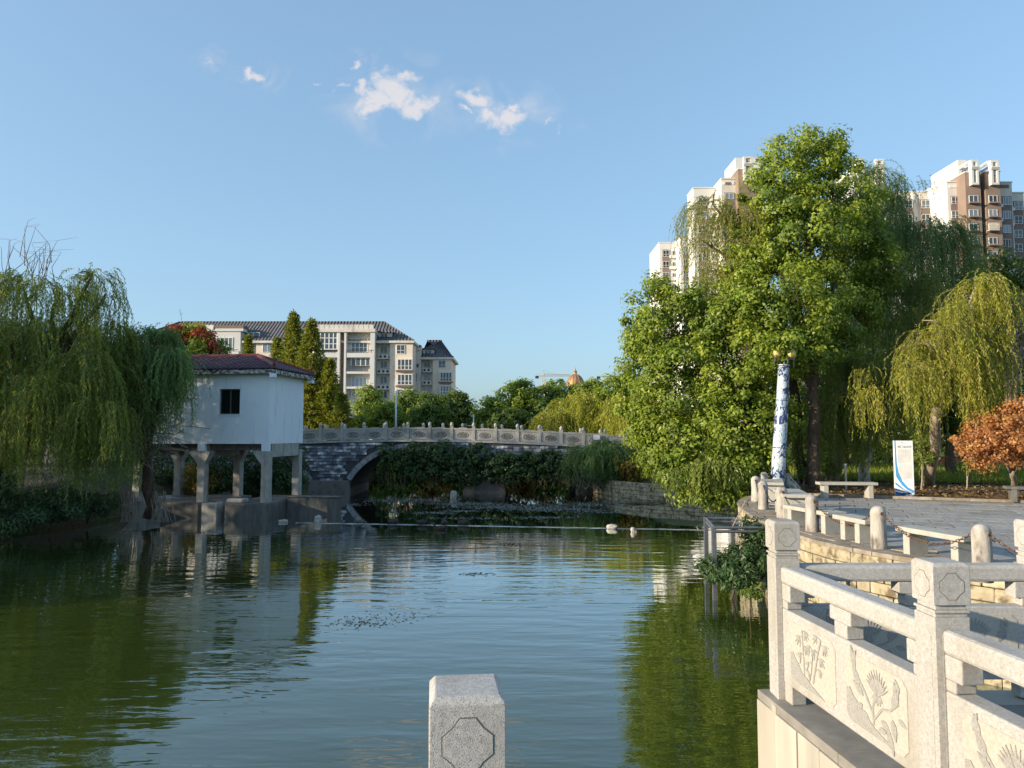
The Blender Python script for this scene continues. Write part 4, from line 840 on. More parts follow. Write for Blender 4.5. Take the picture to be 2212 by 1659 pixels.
def tree(name, label, cat, base, clumps, mat, tr=.16, bark='bark', lime=0, group=None, lean=None, nb=6, tk_seed=1, **k):
    root = E(name, base, label, cat, group)
    ends = [Vector(clump_world(c)[0]) for c in clumps[:nb]]
    trunk(root, base, ends, tr, bark, tk_seed, lime=lime, lean=lean); crown(root, clumps, mat, **k); return root
def willow(name, label, base, cl, mat, tr=.2, bark='bark', lime=0, group=None, lean=None, seed=1, nb=6, **k):
    root = E(name, base, label, 'tree', group)
    trunk(root, base, [Vector(clump_world(c[:6])[0])+Vector((0, 0, .1)) for c in cl[:nb]], tr, bark, seed, lime=lime, lean=lean); strands(root, cl, mat, seed=seed, **k); return root
gp = lambda sx, sy: G(sx, sy, PZ+.06)
# camphors over the plaza corner
Yc = 27
T1 = [(1735, 350, 29.5, 88, 62, 1.6), (1682, 430, 29.0, 84, 78, 1.6), (1800, 440, 29.5, 92, 88, 1.7), (1740, 520, 28.5, 108, 80, 1.9), (1832, 530, 29.5, 66, 70, 1.5), (1652, 520, 29.0, 66, 72, 1.5), (1690, 665, 27.3, 108, 88, 1.7), (1765, 640, 28.3, 70, 78, 1.5), (1650, 745, 27.5, 82, 55, 1.4), (1730, 760, 27.5, 60, 45, 1.2), (1600, 640, 28.5, 60, 66, 1.3), (1855, 470, 30.5, 50, 46, 1.2), (1780, 315, 29.8, 44, 34, .9), (1870, 650, 30.0, 36, 60, 1.0), (1810, 745, 29.0, 40, 46, .9), (1700, 752, 25.9, 50, 20, .6), (1655, 775, 26.2, 40, 18, .6), (1690, 738, 24.95, 46, 12, .3), (1900, 560, 30, 40, 60, 1.2), (1885, 620, 30, 40, 50, 1.1)]
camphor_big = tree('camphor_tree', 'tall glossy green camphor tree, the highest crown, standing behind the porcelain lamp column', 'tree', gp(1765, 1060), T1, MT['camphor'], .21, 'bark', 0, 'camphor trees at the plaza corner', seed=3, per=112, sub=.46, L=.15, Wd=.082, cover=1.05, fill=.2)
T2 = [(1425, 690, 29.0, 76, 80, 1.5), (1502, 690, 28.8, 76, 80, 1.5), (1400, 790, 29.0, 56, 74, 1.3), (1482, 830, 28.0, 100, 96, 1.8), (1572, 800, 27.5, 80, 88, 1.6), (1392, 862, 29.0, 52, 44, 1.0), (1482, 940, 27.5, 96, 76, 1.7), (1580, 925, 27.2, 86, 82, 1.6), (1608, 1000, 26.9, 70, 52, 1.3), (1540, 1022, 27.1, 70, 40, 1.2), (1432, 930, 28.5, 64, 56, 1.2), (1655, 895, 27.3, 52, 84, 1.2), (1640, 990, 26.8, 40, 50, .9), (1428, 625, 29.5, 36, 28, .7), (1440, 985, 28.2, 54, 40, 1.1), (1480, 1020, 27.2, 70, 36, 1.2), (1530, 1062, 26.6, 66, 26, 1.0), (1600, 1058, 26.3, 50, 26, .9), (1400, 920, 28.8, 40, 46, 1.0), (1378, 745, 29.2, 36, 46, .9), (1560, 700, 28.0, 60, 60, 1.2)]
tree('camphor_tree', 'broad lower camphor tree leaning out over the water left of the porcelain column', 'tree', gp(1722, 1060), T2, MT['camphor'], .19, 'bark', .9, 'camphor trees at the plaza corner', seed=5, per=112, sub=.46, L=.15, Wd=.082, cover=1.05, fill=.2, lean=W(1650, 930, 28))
# weeping sprays hanging off the camphor corner
tp = E('trailing_creeper', W(1555, 1000, 25), 'creeper strands trailing from the camphor down to the water', 'creeper')
strands(tp, [(1550, 1010, 25.4, 50, 26, .7, 150, .5, 1.25, .25), (1450, 1025, 26.5, 40, 15, .6, 40, .3, .7, .2)], MT['shrub'], 9, .13, .04, .045)
# dark willows behind
WD = [(1985, 505, 33, 92, 44, 2.0, 420, 2.6, 4.4, .9), (1905, 455, 33, 52, 70, 1.6, 240, 2.2, 4.2, .9), (2062, 520, 33, 44, 40, 1.4, 190, 2.0, 3.6, .8), (1925, 640, 32, 80, 60, 1.8, 260, 2.2, 4.0, .9), (1945, 385, 33, 22, 12, .9, 26, .8, 1.7, .9), (1885, 375, 33, 30, 22, 1.0, 70, 1.2, 2.4, .8), (1975, 400, 33, 12, 8, .6, 12, .6, 1.2, .8)]
willow('weeping_willow', 'dark drooping willow behind the tall camphor, its top sprays against the sky', gp(1792, 1046), WD, MT['willow_blue'], .24, 'barkpale', 0, 'willows on the right bank', seed=21, lean=W(1850, 700, 31))
WD2 = [(1850, 790, 30, 60, 40, 1.5, 260, 2.2, 4.2, .7), (1905, 800, 29, 60, 40, 1.5, 260, 2.4, 4.4, .7), (1830, 860, 29, 60, 40, 1.4, 150, 1.8, 3.2, .6), (1935, 830, 29.5, 40, 50, 1.4, 160, 1.6, 3.4, .6), (1780, 850, 30, 40, 60, 1.2, 120, 1.8, 3.0, .5), (1875, 700, 31, 50, 50, 1.3, 140, 2, 3.6, .7), (1960, 700, 30.5, 50, 40, 1.3, 150, 2, 3.8, .6), (1990, 620, 31, 60, 40, 1.4, 150, 1.8, 3.6, .7), (1760, 930, 29, 40, 30, 1.0, 80, 1.2, 2.0, .4)]
willow('weeping_willow', 'dense willow curtain hanging above the far stone bench', gp(1868, 1044), WD2, MT['willow'], .2, 'lime', .0, 'willows on the right bank', seed=22, lean=W(1880, 850, 29.5))
WL = [(1540, 448, 30, 42, 22, 1.0, 120, .9, 2.6, .8), (1590, 470, 30, 50, 40, 1.2, 160, 1.2, 3.0, .7), (1530, 590, 29.5, 40, 30, .9, 90, .9, 1.8, .6), (1580, 590, 29.5, 50, 30, 1.0, 120, 1.2, 2.4, .6), (1510, 520, 30, 12, 20, .6, 22, .8, 1.6, .5), (1850, 390, 31, 36, 26, 1.0, 110, 1.0, 2.4, .6)]
willow('weeping_willow', 'willow whose yellow green sprays show left of the tall camphor in front of the tower', gp(1745, 1045), WL, MT['willow_gold'], .2, 'bark', 0, 'willows on the right bank', seed=23, lo=-.18, lean=W(1680, 640, 30))
WG = [(2120, 612, 24.6, 34, 18, .8, 110, 1.2, 2.8, .6), (2150, 640, 25, 26, 24, .8, 70, 1.0, 2.2, .4), (2085, 668, 24.4, 30, 20, .8, 100, 1.0, 2.3, .5), (2040, 712, 24.2, 36, 16, .8, 110, 1.0, 2.6, .6), (2000, 748, 24, 28, 16, .8, 80, .8, 2.2, .6), (1972, 800, 23.9, 18, 14, .6, 44, .7, 1.7, .4), (2085, 760, 23.7, 36, 24, .9, 110, 1.2, 2.7, .4), (2050, 800, 23.6, 30, 20, .8, 80, 1.0, 2.2, .4), (2130, 740, 24.2, 34, 30, .9, 100, 1.2, 2.6, .4), (2110, 830, 23.8, 30, 20, .8, 70, .8, 1.8, .3), (1880, 845, 25, 14, 12, .4, 34, .9, 1.7, .2), (1872, 800, 25.2, 10, 14, .3, 20, .7, 1.3, .2)]
willow('weeping_willow', 'bright golden green weeping willow right of the information sign', gp(2002, 1052), WG, MT['willow_gold'], .19, 'barkpale', 0, 'willows on the right bank', seed=24, lean=W(2040, 800, 24.6), L=.12, Wd=.028, sp=.05)
dt = E('bare_branches', gp(2188, 1040), 'pale leafless willow branches at the right edge above the orange tree', 'tree'); rng = np.random.default_rng(8)
trunk(dt, gp(2182, 1042), [W(2150, 700, 25), W(2200, 660, 25.5), W(2180, 760, 25), W(2215, 720, 25)], .14, 'barkpale', 4, lime=.8)
mb = MB()
for i in range(170):
    a = W(2125+rng.random()*95, 640+rng.random()*190, 24.6+rng.random()); d = Vector((rng.normal()*.6, rng.normal()*.3, rng.normal()*.3)); mb.tube([a, a+d*.5+Vector((0, 0, .15)), a+d+Vector((0, 0, -.25)), a+d*1.2+Vector((0, 0, -.8*rng.random()-.2))], [.014, .012, .009, .004], 4, False)
mb.build('dry_twigs', MT['drytwig'], dt, world=True)
# evergreens closing the right side
ED = [((2060, 1046), [(2055, 640, 36, 86, 64, 2.0), (2000, 740, 36, 86, 80, 2.2), (2080, 760, 36, 86, 80, 2.2), (1960, 850, 36, 90, 70, 2.2), (2050, 870, 36, 90, 70, 2.2)], 'dark evergreen tree behind the golden willow', 31),
      ((2102, 1040), [(2165, 590, 37, 62, 46, 1.8), (2185, 680, 37, 70, 70, 2.0), (2150, 800, 37, 80, 80, 2.2), (2210, 860, 37, 60, 80, 2.0), (2120, 900, 37, 80, 50, 2.0)], 'dark evergreen tree at the right edge below the tower', 32),
      ((1840, 1030), [(1780, 640, 38, 70, 80, 2.2), (1840, 740, 38, 90, 90, 2.4), (1760, 860, 38, 90, 100, 2.4), (1860, 900, 38, 90, 80, 2.4), (1700, 820, 38, 80, 110, 2.2), (1650, 900, 38, 70, 90, 2.0)], 'dark evergreen tree filling the gap behind the camphor trunks', 33)]
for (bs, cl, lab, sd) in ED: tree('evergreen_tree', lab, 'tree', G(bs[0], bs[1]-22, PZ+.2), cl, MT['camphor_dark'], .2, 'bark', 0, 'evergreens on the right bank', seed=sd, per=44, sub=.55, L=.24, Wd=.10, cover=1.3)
# autumn tree
tree('maple_tree', 'small orange leaved autumn tree with whitewashed trunk at the right edge', 'tree', gp(2197, 1064), [(2160, 930, 23, 56, 46, 1.1), (2205, 890, 23, 46, 44, 1.0), (2108, 950, 22.8, 44, 26, .8), (2220, 970, 22.6, 44, 36, .9), (2145, 985, 22.6, 50, 24, .8), (2190, 940, 22.3, 50, 44, .9)], MT['autumn'], .10, 'barkpale', .42, seed=41, per=60, sub=.26, L=.085, Wd=.06, cover=1.1)
# shrubs near the kerb and beyond the lawn
for i, (sx, sy, Y, rx, ry, m_, lab) in enumerate(((1990, 985, 27, 18, 46, 'shrub', 'thin young shrub with yellow stems just right of the information sign'), (2088, 1015, 27, 12, 22, 'shrub', 'low dark sapling between the two black trunks'), (1790, 1020, 29, 16, 26, 'shrub', 'small shrub behind the far bench'), (1735, 1030, 27.5, 14, 20, 'shrub', 'small leafy plant at the foot of the camphor trunk'))):
    p = W(sx, sy+ry, Y); p.z = PZ+.1; tree('garden_shrub', lab, 'shrub', p, [(sx, sy-ry*.4, Y, rx, ry*.6, .4), (sx+rx*.5, sy-ry*.1, Y, rx*.7, ry*.4, .3)], MT[m_], .03, 'barkpale', seed=60+i, per=34, sub=.2, L=.09, Wd=.045, group='shrubs behind the kerb')
for i, (sx, sy, Y, rx, ry, m_) in enumerate(((1760, 985, 44, 60, 32, 'camphor_dark'), (1850, 980, 45, 60, 30, 'camphor_dark'), (1930, 960, 52, 60, 40, 'camphor_dark'), (2010, 930, 54, 60, 44, 'shrub'), (2080, 950, 54, 40, 34, 'camphor'), (2150, 950, 56, 60, 40, 'camphor_dark'), (2230, 960, 54, 60, 50, 'camphor_dark'), (1690, 985, 43, 50, 40, 'shrub'))):
    p = W(sx, sy, Y); p.z = PZ; tree('hedge_bush', ('bush', 'rounded bush', 'wide bush', 'clipped bush')[i % 4]+' beyond the lawn, number '.replace(', number ', '')+(' behind the leftmost willow trunks', ' behind the far bench', ' behind the information sign', ' right of the sign over the brick wall', ' in bright sun right of the brown trunk', ' behind the orange tree', ' at the far right edge', ' behind the camphor trunk')[i], 'bush', p, [(sx, sy, Y, rx, ry, 1.6), (sx+20, sy+ry*.3, Y-.5, rx*.8, ry*.7, 1.4)], MT[m_], .1, seed=70+i, per=30, sub=.5, L=.22, Wd=.11, group='bushes beyond the lawn')
# left bank willows
W1 = [(50, 625, 30, 60, 40, 1.8, 190, 1.6, 3.4, .8), (130, 640, 30.2, 60, 40, 1.6, 150, 1.4, 2.8, .7), (200, 600, 30, 44, 22, 1.4, 80, 1.4, 2.9, .7), (228, 640, 30, 20, 18, .9, 22, 1.2, 2.4, .6), (110, 720, 29.5, 100, 50, 2.2, 260, 2.0, 3.8, .8), (20, 750, 29.5, 60, 70, 2.0, 250, 2.2, 4.4, .7), (190, 780, 29.2, 60, 50, 1.8, 210, 2.0, 4.0, .7), (90, 850, 28.6, 90, 60, 2.0, 290, 2.2, 4.4, .7), (-60, 720, 30, 60, 90, 2.0, 180, 2.4, 4.6, .8), (215, 880, 28.5, 46, 30, 1.2, 130, 1.4, 3.0, .6), (-30, 930, 28, 70, 50, 1.6, 150, 1.6, 3.2, .6), (160, 920, 28.4, 50, 40, 1.4, 130, 1.4, 2.6, .5), (250, 720, 30.4, 40, 24, 1.2, 110, 1.6, 3.4, .6)]
LW = willow('weeping_willow', 'large willow at the left edge with its leaning trunk on the bank', (-21.8, 30.5, 1.5), W1, MT['willow'], .36, 'bark', 0, 'willows on the left bank', seed=25, lean=W(95, 860, 30), L=.15, Wd=.033, sp=.06)
mb = MB(); rng = np.random.default_rng(3)
for i in range(30):
    a = W(10+rng.random()*110, 600+rng.normal()*16, 30); d = Vector((rng.normal()*.4, rng.normal()*.3, .7+rng.random()*.9)); mb.tube([a, a+d*.5, a+d+Vector((rng.normal()*.25, 0, 0)), a+d*1.15+Vector((rng.normal()*.5, 0, -.1))], [.018, .013, .008, .003], 4, False)
mb.tube([W(230, 740, 29.6), W(238, 660, 29.6), W(250, 620, 29.6), W(247, 600, 29.6)], [.03, .022, .014, .005], 5, False); mb.build('bare_twigs', MT['drytwig'], LW, world=True)
W2 = [(335, 722, 31.6, 48, 20, 1.2, 220, 1.6, 3.8, .6), (295, 765, 31.8, 56, 38, 1.4, 250, 2.0, 4.2, .6), (375, 775, 31.4, 34, 32, 1.0, 230, 1.6, 3.4, .55), (255, 760, 31, 40, 40, 1.2, 190, 1.8, 4.0, .6), (225, 900, 30, 44, 30, 1.2, 200, 1.6, 3.4, .7), (290, 870, 31, 50, 50, 1.2, 90, 1.6, 3.4, .5), (290, 990, 31.5, 40, 20, .9, 26, 1.0, 2.0, .4)]
SW2 = willow('weeping_willow', 'blue green willow drooping in front of the left end of the stilt house', (-15.8, 32.2, .4), W2, MT['willow_blue'], .24, 'bark', 0, 'willows on the left bank', seed=26, L=.15, Wd=.035, sp=.055)
mb = MB()
for i in range(150):      # tangle of dry branches in front of the house legs
    a = W(300+rng.normal()*40, 930+rng.normal()*38, 31.6+rng.normal()*.3); d = Vector((rng.normal()*.9, rng.normal()*.3, rng.normal()*.55)); mb.tube([a-d*.5, a+Vector((0, 0, .12)), a+d*.5, a+d*.8+Vector((0, 0, -.3))], [.02, .015, .011, .004], 4, False)
for sx0 in (277, 345):    # hanging aerial roots
    for i in range(26):
        x = sx0+rng.normal()*12; mb.tube([W(x, 1060+rng.random()*20, 31.4), W(x+rng.normal()*3, 1090, 31.4), W(x+rng.normal()*9, 1128, 31.3)], [.02, .016, .012], 4, False)
mb.build('dry_branches', MT['drytwig'], SW2, world=True)
for i, (sx, sy, Y, rx, ry, lab) in enumerate(((40, 800, 44, 110, 110, 'dark tree behind the big left willow'), (190, 820, 46, 90, 90, 'dark tree between the two left bank willows'), (300, 830, 47, 70, 70, 'dark tree left of the stilt house'), (-120, 780, 40, 110, 120, 'dark tree at the far left edge of the pond'))):
    p = W(sx, sy, Y); tree('bank_tree', lab, 'tree', (p.x, Y, 1.8), [(sx, sy, Y, rx, ry, 2.4), (sx+40, sy+70, Y-.5, rx*.8, ry*.8, 2.0), (sx-40, sy+80, Y, rx*.8, ry*.7, 2.0)], MT['camphor_dark'], .22, seed=80+i, per=36, sub=.6, L=.26, Wd=.11, group='trees behind the left willows')
for i, (x, y, h, r) in enumerate(((-40, 30, 17, 4.6), (-38, 22, 16, 4.4), (-44, 40, 17, 4.8), (-42, 10, 10.5, 3.2), (-39, 16, 9.0, 3.0))):      # unseen trees added on the left to shade the house and bridge
    rt = E('shade_tree', (x, y, 1.8), ('shore tree level with the stilt house', 'shore tree nearer than the stilt house', 'shore tree level with the bridge', 'low shore tree opposite the plaza', 'low shore tree opposite the bollards')[i]+' added unseen outside the left edge to cast shade', 'tree', 'shade trees added along the left shore'); old = EYE.copy()
    trunk(rt, (x, y, 1.8), [(x, y-1, h*.7), (x, y+1.5, h*.75), (x+1, y, h*.8)], .25, seed=i)
    rng2 = np.random.default_rng(100+i); n = 12000; v = sphere_pts(n, rng2)*(rng2.random((n, 1))**.4)*np.array((r, r*1.25, (h-2.5)/2)); C = v+np.array((x, y, (h+2.5)/2+1)); leaves('crown', C, rng2.normal(size=C.shape), v+rng2.normal(size=C.shape), .34, .17, rng2.random(n)*.7, MT['camphor_dark'], rt)
# low dark plants on the left bank
for i, (sx, sy, Y, rx, ry) in enumerate(((20, 1110, 27.5, 70, 34), (110, 1090, 29, 80, 34), (190, 1085, 31, 60, 26), (-40, 1060, 27, 60, 50))):
    p = G(sx, sy+20, .3); tree('bank_shrub', 'low dark shrub on the left bank, '+('nearest the water at the left edge', 'below the trunk of the big willow', 'next to the house footing', 'cut by the left edge')[i], 'shrub', (W(sx, sy, Y).x, Y, .3), [(sx, sy, Y, rx, ry, 1.2), (sx+20, sy+10, Y-.5, rx*.7, ry*.6, .8)], MT['ivy'], .04, seed=90+i, per=40, sub=.3, L=.13, Wd=.05, group='shrubs on the left bank', zmin=.03)
for i, (sx, sy, Y, rx, ry, m_, lab) in enumerate(((470, 1010, 41, 60, 50, 'ivy', 'dark bush behind the middle legs of the stilt house'), (560, 1010, 42, 70, 56, 'ivy', 'dark bush behind the right legs of the stilt house'), (425, 1030, 39.5, 36, 30, 'yellowleaf', 'bush with yellow leaves seen under the stilt house'), (350, 1010, 41, 60, 50, 'ivy', 'dark bush behind the left legs of the stilt house'), (620, 1000, 43, 40, 60, 'ivy', 'dark bush between the stilt house and the bridge pier'))):
    p = W(sx, sy, Y); tree('bank_bush', lab, 'bush', (p.x, Y, .6), [(sx, sy, Y, rx, ry, 1.2), (sx+10, sy+ry*.5, Y-.3, rx*.8, ry*.5, 1.0)], MT[m_], .05, seed=110+i, per=36, sub=.4, L=.17, Wd=.09, group='bushes behind the stilt house', zmin=.03)
iv = E('ivy_mass', B3(1100, 300, BY-.3), 'dark ivy hanging over the bridge wall and its arches', 'ivy')
IV = []
for cx, cy, rx, ry, rd in ((625, 285, 62, 58, .45), (595, 360, 30, 60, .3), (720, 330, 60, 70, .5), (790, 300, 70, 75, .55), (880, 320, 80, 80, .6), (960, 300, 80, 80, .65), (830, 400, 110, 55, .6), (960, 410, 100, 60, .65), (1060, 340, 90, 80, .65), (1150, 320, 80, 85, .7), (1090, 420, 110, 60, .65), (1220, 400, 100, 70, .65), (1290, 350, 70, 65, .6), (1380, 370, 90, 70, .6), (1470, 350, 90, 60, .6), (1560, 340, 90, 60, .55), (1640, 340, 90, 62, .6), (1700, 390, 70, 55, .55), (1350, 440, 90, 34, .5), (1500, 410, 80, 40, .45), (1600, 420, 90, 45, .4), (560, 430, 10, 40, .15), (700, 430, 26, 50, .25)):
    q = B3(cx, cy, BY-.25); IV.append(((q.x, q.y, q.z), rx*KP, ry*KP, rd))
crown(iv, IV, MT['ivy'], .24, 44, .13, .095, 51, 1.15, 'foliage', .7, fill=.12)
rng = np.random.default_rng(31); mb = MB()
for i in range(60): a = B3(600+rng.random()*1150, 400+rng.random()*40, BY-.6); mb.tube([a, a+Vector((rng.normal()*.1, 0, -.4)), a+Vector((rng.normal()*.2, 0, -.7-rng.random()*.5))], [.02, .015, .008], 4, False)
mb.build('stems', MT['twig'], iv, world=True)
p = B3(1950, 490, BY-1.4); sb = E('weeping_shrub', (p.x, BY-1.4, .3), 'rounded green weeping shrub at the right end of the bridge by the water', 'shrub')
strands(sb, [(1300, 975, 47.4, 66, 26, 1.2, 520, .9, 2.6, .8), (1352, 985, 47, 40, 26, 1.0, 240, .9, 2.2, .6), (1265, 1000, 47.6, 36, 24, .9, 160, .6, 1.6, .5)], MT['willow_blue'], 52, .17, .05, .05, lo=-.15); mb = MB()
for i in range(30): a = W(1250+rng.random()*130, 1055, 46.5); mb.tube([a, a+Vector((rng.normal()*.5, rng.normal()*.2, .6)), a+Vector((rng.normal()*.8, 0, 1.2))], [.025, .018, .01], 4, False)
mb.build('stems', MT['drytwig'], sb, world=True)
# trees beyond the bridge
BT = [(795, 868, 72, 34, 34, 'camphor', 'bright round tree left in the row behind the bridge'), (832, 896, 68, 40, 28, 'camphor', 'low bright tree just behind the bridge crown'), (882, 880, 76, 44, 38, 'shrub', 'mid green tree behind the white lamp post'), (930, 888, 70, 44, 34, 'shrub', 'green tree right of the white lamp post'), (985, 885, 78, 40, 46, 'camphor_dark', 'dark tree at the right foot of the apartment block'), (1010, 905, 80, 22, 28, 'camphor_dark', 'small dark tree in the gap under the open sky'), (775, 915, 66, 18, 18, 'willow_gold', 'small yellow green bush behind the left bridge rail'),
      (1065, 895, 66, 40, 36, 'camphor', 'leftmost green tree of the right group behind the bridge'), (1120, 872, 70, 56, 48, 'camphor', 'broad green tree below the crane'), (1195, 865, 72, 50, 44, 'camphor', 'green tree below the golden dome'), (1270, 862, 72, 50, 42, 'camphor', 'green tree right of the golden dome'), (1340, 850, 70, 50, 46, 'camphor', 'tall green tree before the left flank of the camphor'), (1100, 915, 64, 50, 26, 'camphor_dark', 'dark low tree over the bridge rail below the crane'), (1170, 905, 66, 46, 34, 'camphor_dark', 'dark tree in the middle of the right group'),
      (1425, 930, 52, 50, 70, 'camphor', 'sunlit tree at the right bank behind the weeping shrub'), (1370, 1010, 46, 26, 26, 'yellowleaf', 'brownish bush by the low bank wall'), (1450, 960, 50, 60, 60, 'shrub', 'shaded tree behind the overhanging camphor')]
for i, (sx, sy, Y, rx, ry, m_, lab) in enumerate(BT):
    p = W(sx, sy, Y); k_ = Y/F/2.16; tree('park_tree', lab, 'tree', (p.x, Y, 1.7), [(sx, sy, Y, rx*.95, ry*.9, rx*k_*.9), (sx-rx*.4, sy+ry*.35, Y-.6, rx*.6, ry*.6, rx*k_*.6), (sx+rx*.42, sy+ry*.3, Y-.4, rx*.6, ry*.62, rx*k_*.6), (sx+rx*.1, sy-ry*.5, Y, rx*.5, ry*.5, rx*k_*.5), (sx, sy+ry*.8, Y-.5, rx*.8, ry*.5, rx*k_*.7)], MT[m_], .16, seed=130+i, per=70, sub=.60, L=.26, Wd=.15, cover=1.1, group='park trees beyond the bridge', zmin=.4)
for i, (sx, sy, Y, rx, ry, n, lab) in enumerate(((1250, 870, 60, 46, 26, 330, 'yellow green willow in the middle behind the bridge'), (1195, 905, 59, 34, 16, 190, 'low yellow willow left of the middle one behind the bridge'), (1318, 885, 58, 40, 30, 300, 'yellow green willow nearest the camphor behind the bridge'), (1375, 875, 53, 30, 26, 220, 'yellow green willow at the bridge end'))):
    p = W(sx, sy, Y); willow('weeping_willow', lab, (p.x, Y, 1.7), [(sx, sy, Y, rx, ry, 1.8, n, 1.6, 3.4, 1.0), (sx+10, sy+24, Y-.5, rx*.9, ry, 1.6, n//2, 1.4, 2.6, .8)], MT['willow_gold'], .14, 'barkpale', group='willows beyond the bridge', seed=160+i, L=.26, Wd=.07, sp=.11, lo=-.05)
for i in range(9):
    x = -17+i*3.0; y = 68.5+1.2*math.sin(i*1.9)-(2.5 if i > 6 else 0); q = ((x, y, 1.6), 2.0, 2.0, 1.4)
    rt = E('far_bank_bush', (x, y, .5), 'bush on the far bank seen under the arches, '+('first', 'second', 'third', 'fourth', 'fifth', 'sixth', 'seventh', 'eighth', 'ninth')[i]+' from the left', 'bush', 'bushes on the far bank')
    crown(rt, [q, ((x+.8, y-.5, .9), 1.4, 1.2, 1.0)], MT['shrub' if i % 3 else 'yellowleaf'], .6, 50, .28, .16, 400+i, name='foliage', zmin=.03)
# redwoods
for i, (tx, ty, hw, Y, lab) in enumerate(((635, 672, 46, 62, 'tallest slender redwood right of the roof ridge'), (673, 688, 52, 60, 'second redwood with broad skirt right of the tallest'), (600, 728, 40, 63, 'shorter redwood left of the tallest over the house roof'), (713, 775, 40, 59, 'small redwood at the right of the row'), (738, 850, 34, 57, 'lowest brownish redwood beside the bridge rail'), (537, 722, 14, 64, 'thin young redwood over the middle of the house roof'))):
    tp_ = W(tx, ty, Y); k_ = Y/F/2.16; H = tp_.z-1.7; rt = E('redwood_tree', (tp_.x, Y, 1.7), lab, 'tree', 'redwoods behind the stilt house'); rng = np.random.default_rng(200+i)
    MB().tube([(tp_.x, Y, 1.6), (tp_.x+.05, Y, 1.7+H*.5), (tp_.x, Y, tp_.z)], [.2, .12, .015], 7).build('trunk', MT['bark'], rt, world=True, smooth=True)
    nb = int(80*H); zf = rng.random(nb)**.85; zf[:30] = .9+.1*rng.random(30); R0 = hw*k_*1.35; ang_ = rng.random(nb)*6.283; ln = R0*(1-zf)**.8*rng.uniform(.7, 1.12, nb)+.10
    m = np.maximum(6, (ln/.06)).astype(int); ii = np.repeat(np.arange(nb), m); t = rng.random(len(ii))**.7; up = .28*ln[ii]*t-.12*ln[ii]*t*t
    C = np.stack([tp_.x+np.cos(ang_[ii])*ln[ii]*t, Y+np.sin(ang_[ii])*ln[ii]*t, 1.7+H*(.03+.955*zf[ii])+up*.8], 1)+rng.normal(size=(len(ii), 3))*.06
    A = np.stack([np.cos(ang_[ii]), np.sin(ang_[ii]), np.full(len(ii), .2)], 1)+rng.normal(size=C.shape)*.6
    leaves('crown', C, A, rng.normal(size=C.shape)+np.array((0, 0, 1)), .30*rng.uniform(.6, 1.3, len(C)), .10, np.clip(.15+.3*(ang_[ii] % 1)+.55*rng.random(len(C)), 0, 1)*(1 if i != 4 else 1), MT['conifer'], rt)
# red and green tree above the house roof
rt = tree('autumn_tree', 'tree with red and green leaves above the left of the house roof', 'tree', (W(415, 745, 52).x, 52, 1.8), [(415, 755, 52, 50, 34, 1.6), (440, 760, 51.5, 36, 30, 1.2), (385, 765, 52, 34, 26, 1.2)], MT['camphor'], .14, seed=220, per=40, sub=.42, L=.2, Wd=.11)
crown(rt, [(383, 718, 52, 22, 15, .8), (438, 722, 51.6, 20, 14, .8), (462, 748, 51.5, 16, 16, .7), (415, 732, 51.5, 16, 10, .5)], MT['redleaf'], .3, 34, .18, .11, 221, 1.1, 'red_crown'); crown(rt, [(420, 712, 52.3, 26, 14, .9)], MT['willow_gold'], .3, 34, .18, .10, 222, 1.1, 'yellow_crown')
tree('background_tree', 'small tree seen at the apartment balcony between red leaves and redwoods', 'tree', (W(480, 765, 54).x, 54, 1.8), [(482, 750, 54, 18, 22, .8)], MT['shrub'], .1, seed=225, per=30, sub=.35, L=.18, Wd=.09)
# ------------------------------------------------------------------ granite walkway and balustrades in the foreground
PL = 2.38
A_, B_, D_ = Vector((1.69, 4.62)), Vector((1.84, 3.19)), Vector((1.99, 1.76)); C_, C2_, C3_ = Vector((3.27, 4.62)), Vector((4.85, 4.62)), Vector((6.43, 4.62)); P_, P2_ = Vector((-.10, 1.635)), Vector((-2.15, 1.42))
wk = E('walkway', (0, 1, PL)); wk['kind'] = 'structure'
MB().prism([(-9, -4), (9, -4), (9, 4.5), (A_.x+.03, 4.5), (D_.x+.05, 1.78), (-9, .62)], (0, 0, PL-.012), (1, 0, 0), (0, 1, 0), .45).build('deck_slab', MT['deck'], wk, world=True)
def octagon(w, h, c):          # rectangle whose corners are cut by slightly hollow diagonals
    a, b, k_ = w/2, h/2, .30*c; pts = []
    for sx, sz in ((1, 1), (-1, 1), (-1, -1), (1, -1)):
        q = [(sx*a, sz*(b-c)), (sx*(a-c*.56), sz*(b-c*.56)), (sx*(a-c), sz*b)]
        pts += q if sx*sz > 0 else q[::-1]
    return pts
def post_meshes():
    w = .16; mb = MB(); mb.box(-.075, .075, -.075, .075, 0, .845)
    for z0, z1, r in ((.845, .862, .069), (.862, .874, .077), (.874, .896, .066)): mb.box(-r, r, -r, r, z0, z1)
    h = w/2; c = .012; zt = 1.07; zb = .896
    ring = lambda r, z: [(-r, -r, z), (r, -r, z), (r, r, z), (-r, r, z)]
    mb.add(ring(h, zb)+ring(h, zt-c*1.2)+ring(h-c, zt), [(3, 2, 1, 0)]+[(a*4+i, a*4+(i+1) % 4, a*4+4+(i+1) % 4, a*4+4+i) for a in (0, 1) for i in range(4)]+[(8, 9, 10, 11)])
    return mb.mesh('post', MT['granite'])
PMG = post_meshes()
OCT = MB().prism(octagon(.104, .108, .036), (0, 0, 0), (1, 0, 0), (0, 0, 1), .02).mesh('medallion', MT['granite'])
GRV = MB().prism(octagon(.109, .113, .0372), (0, 0, 0), (1, 0, 0), (0, 0, 1), .02).mesh('groove', MT['dark'])
SHP = MB().prism(octagon(.09, .70, .018), (0, 0, 0), (1, 0, 0), (0, 0, 1), .02).mesh('shaft_panel', MT['granite'])
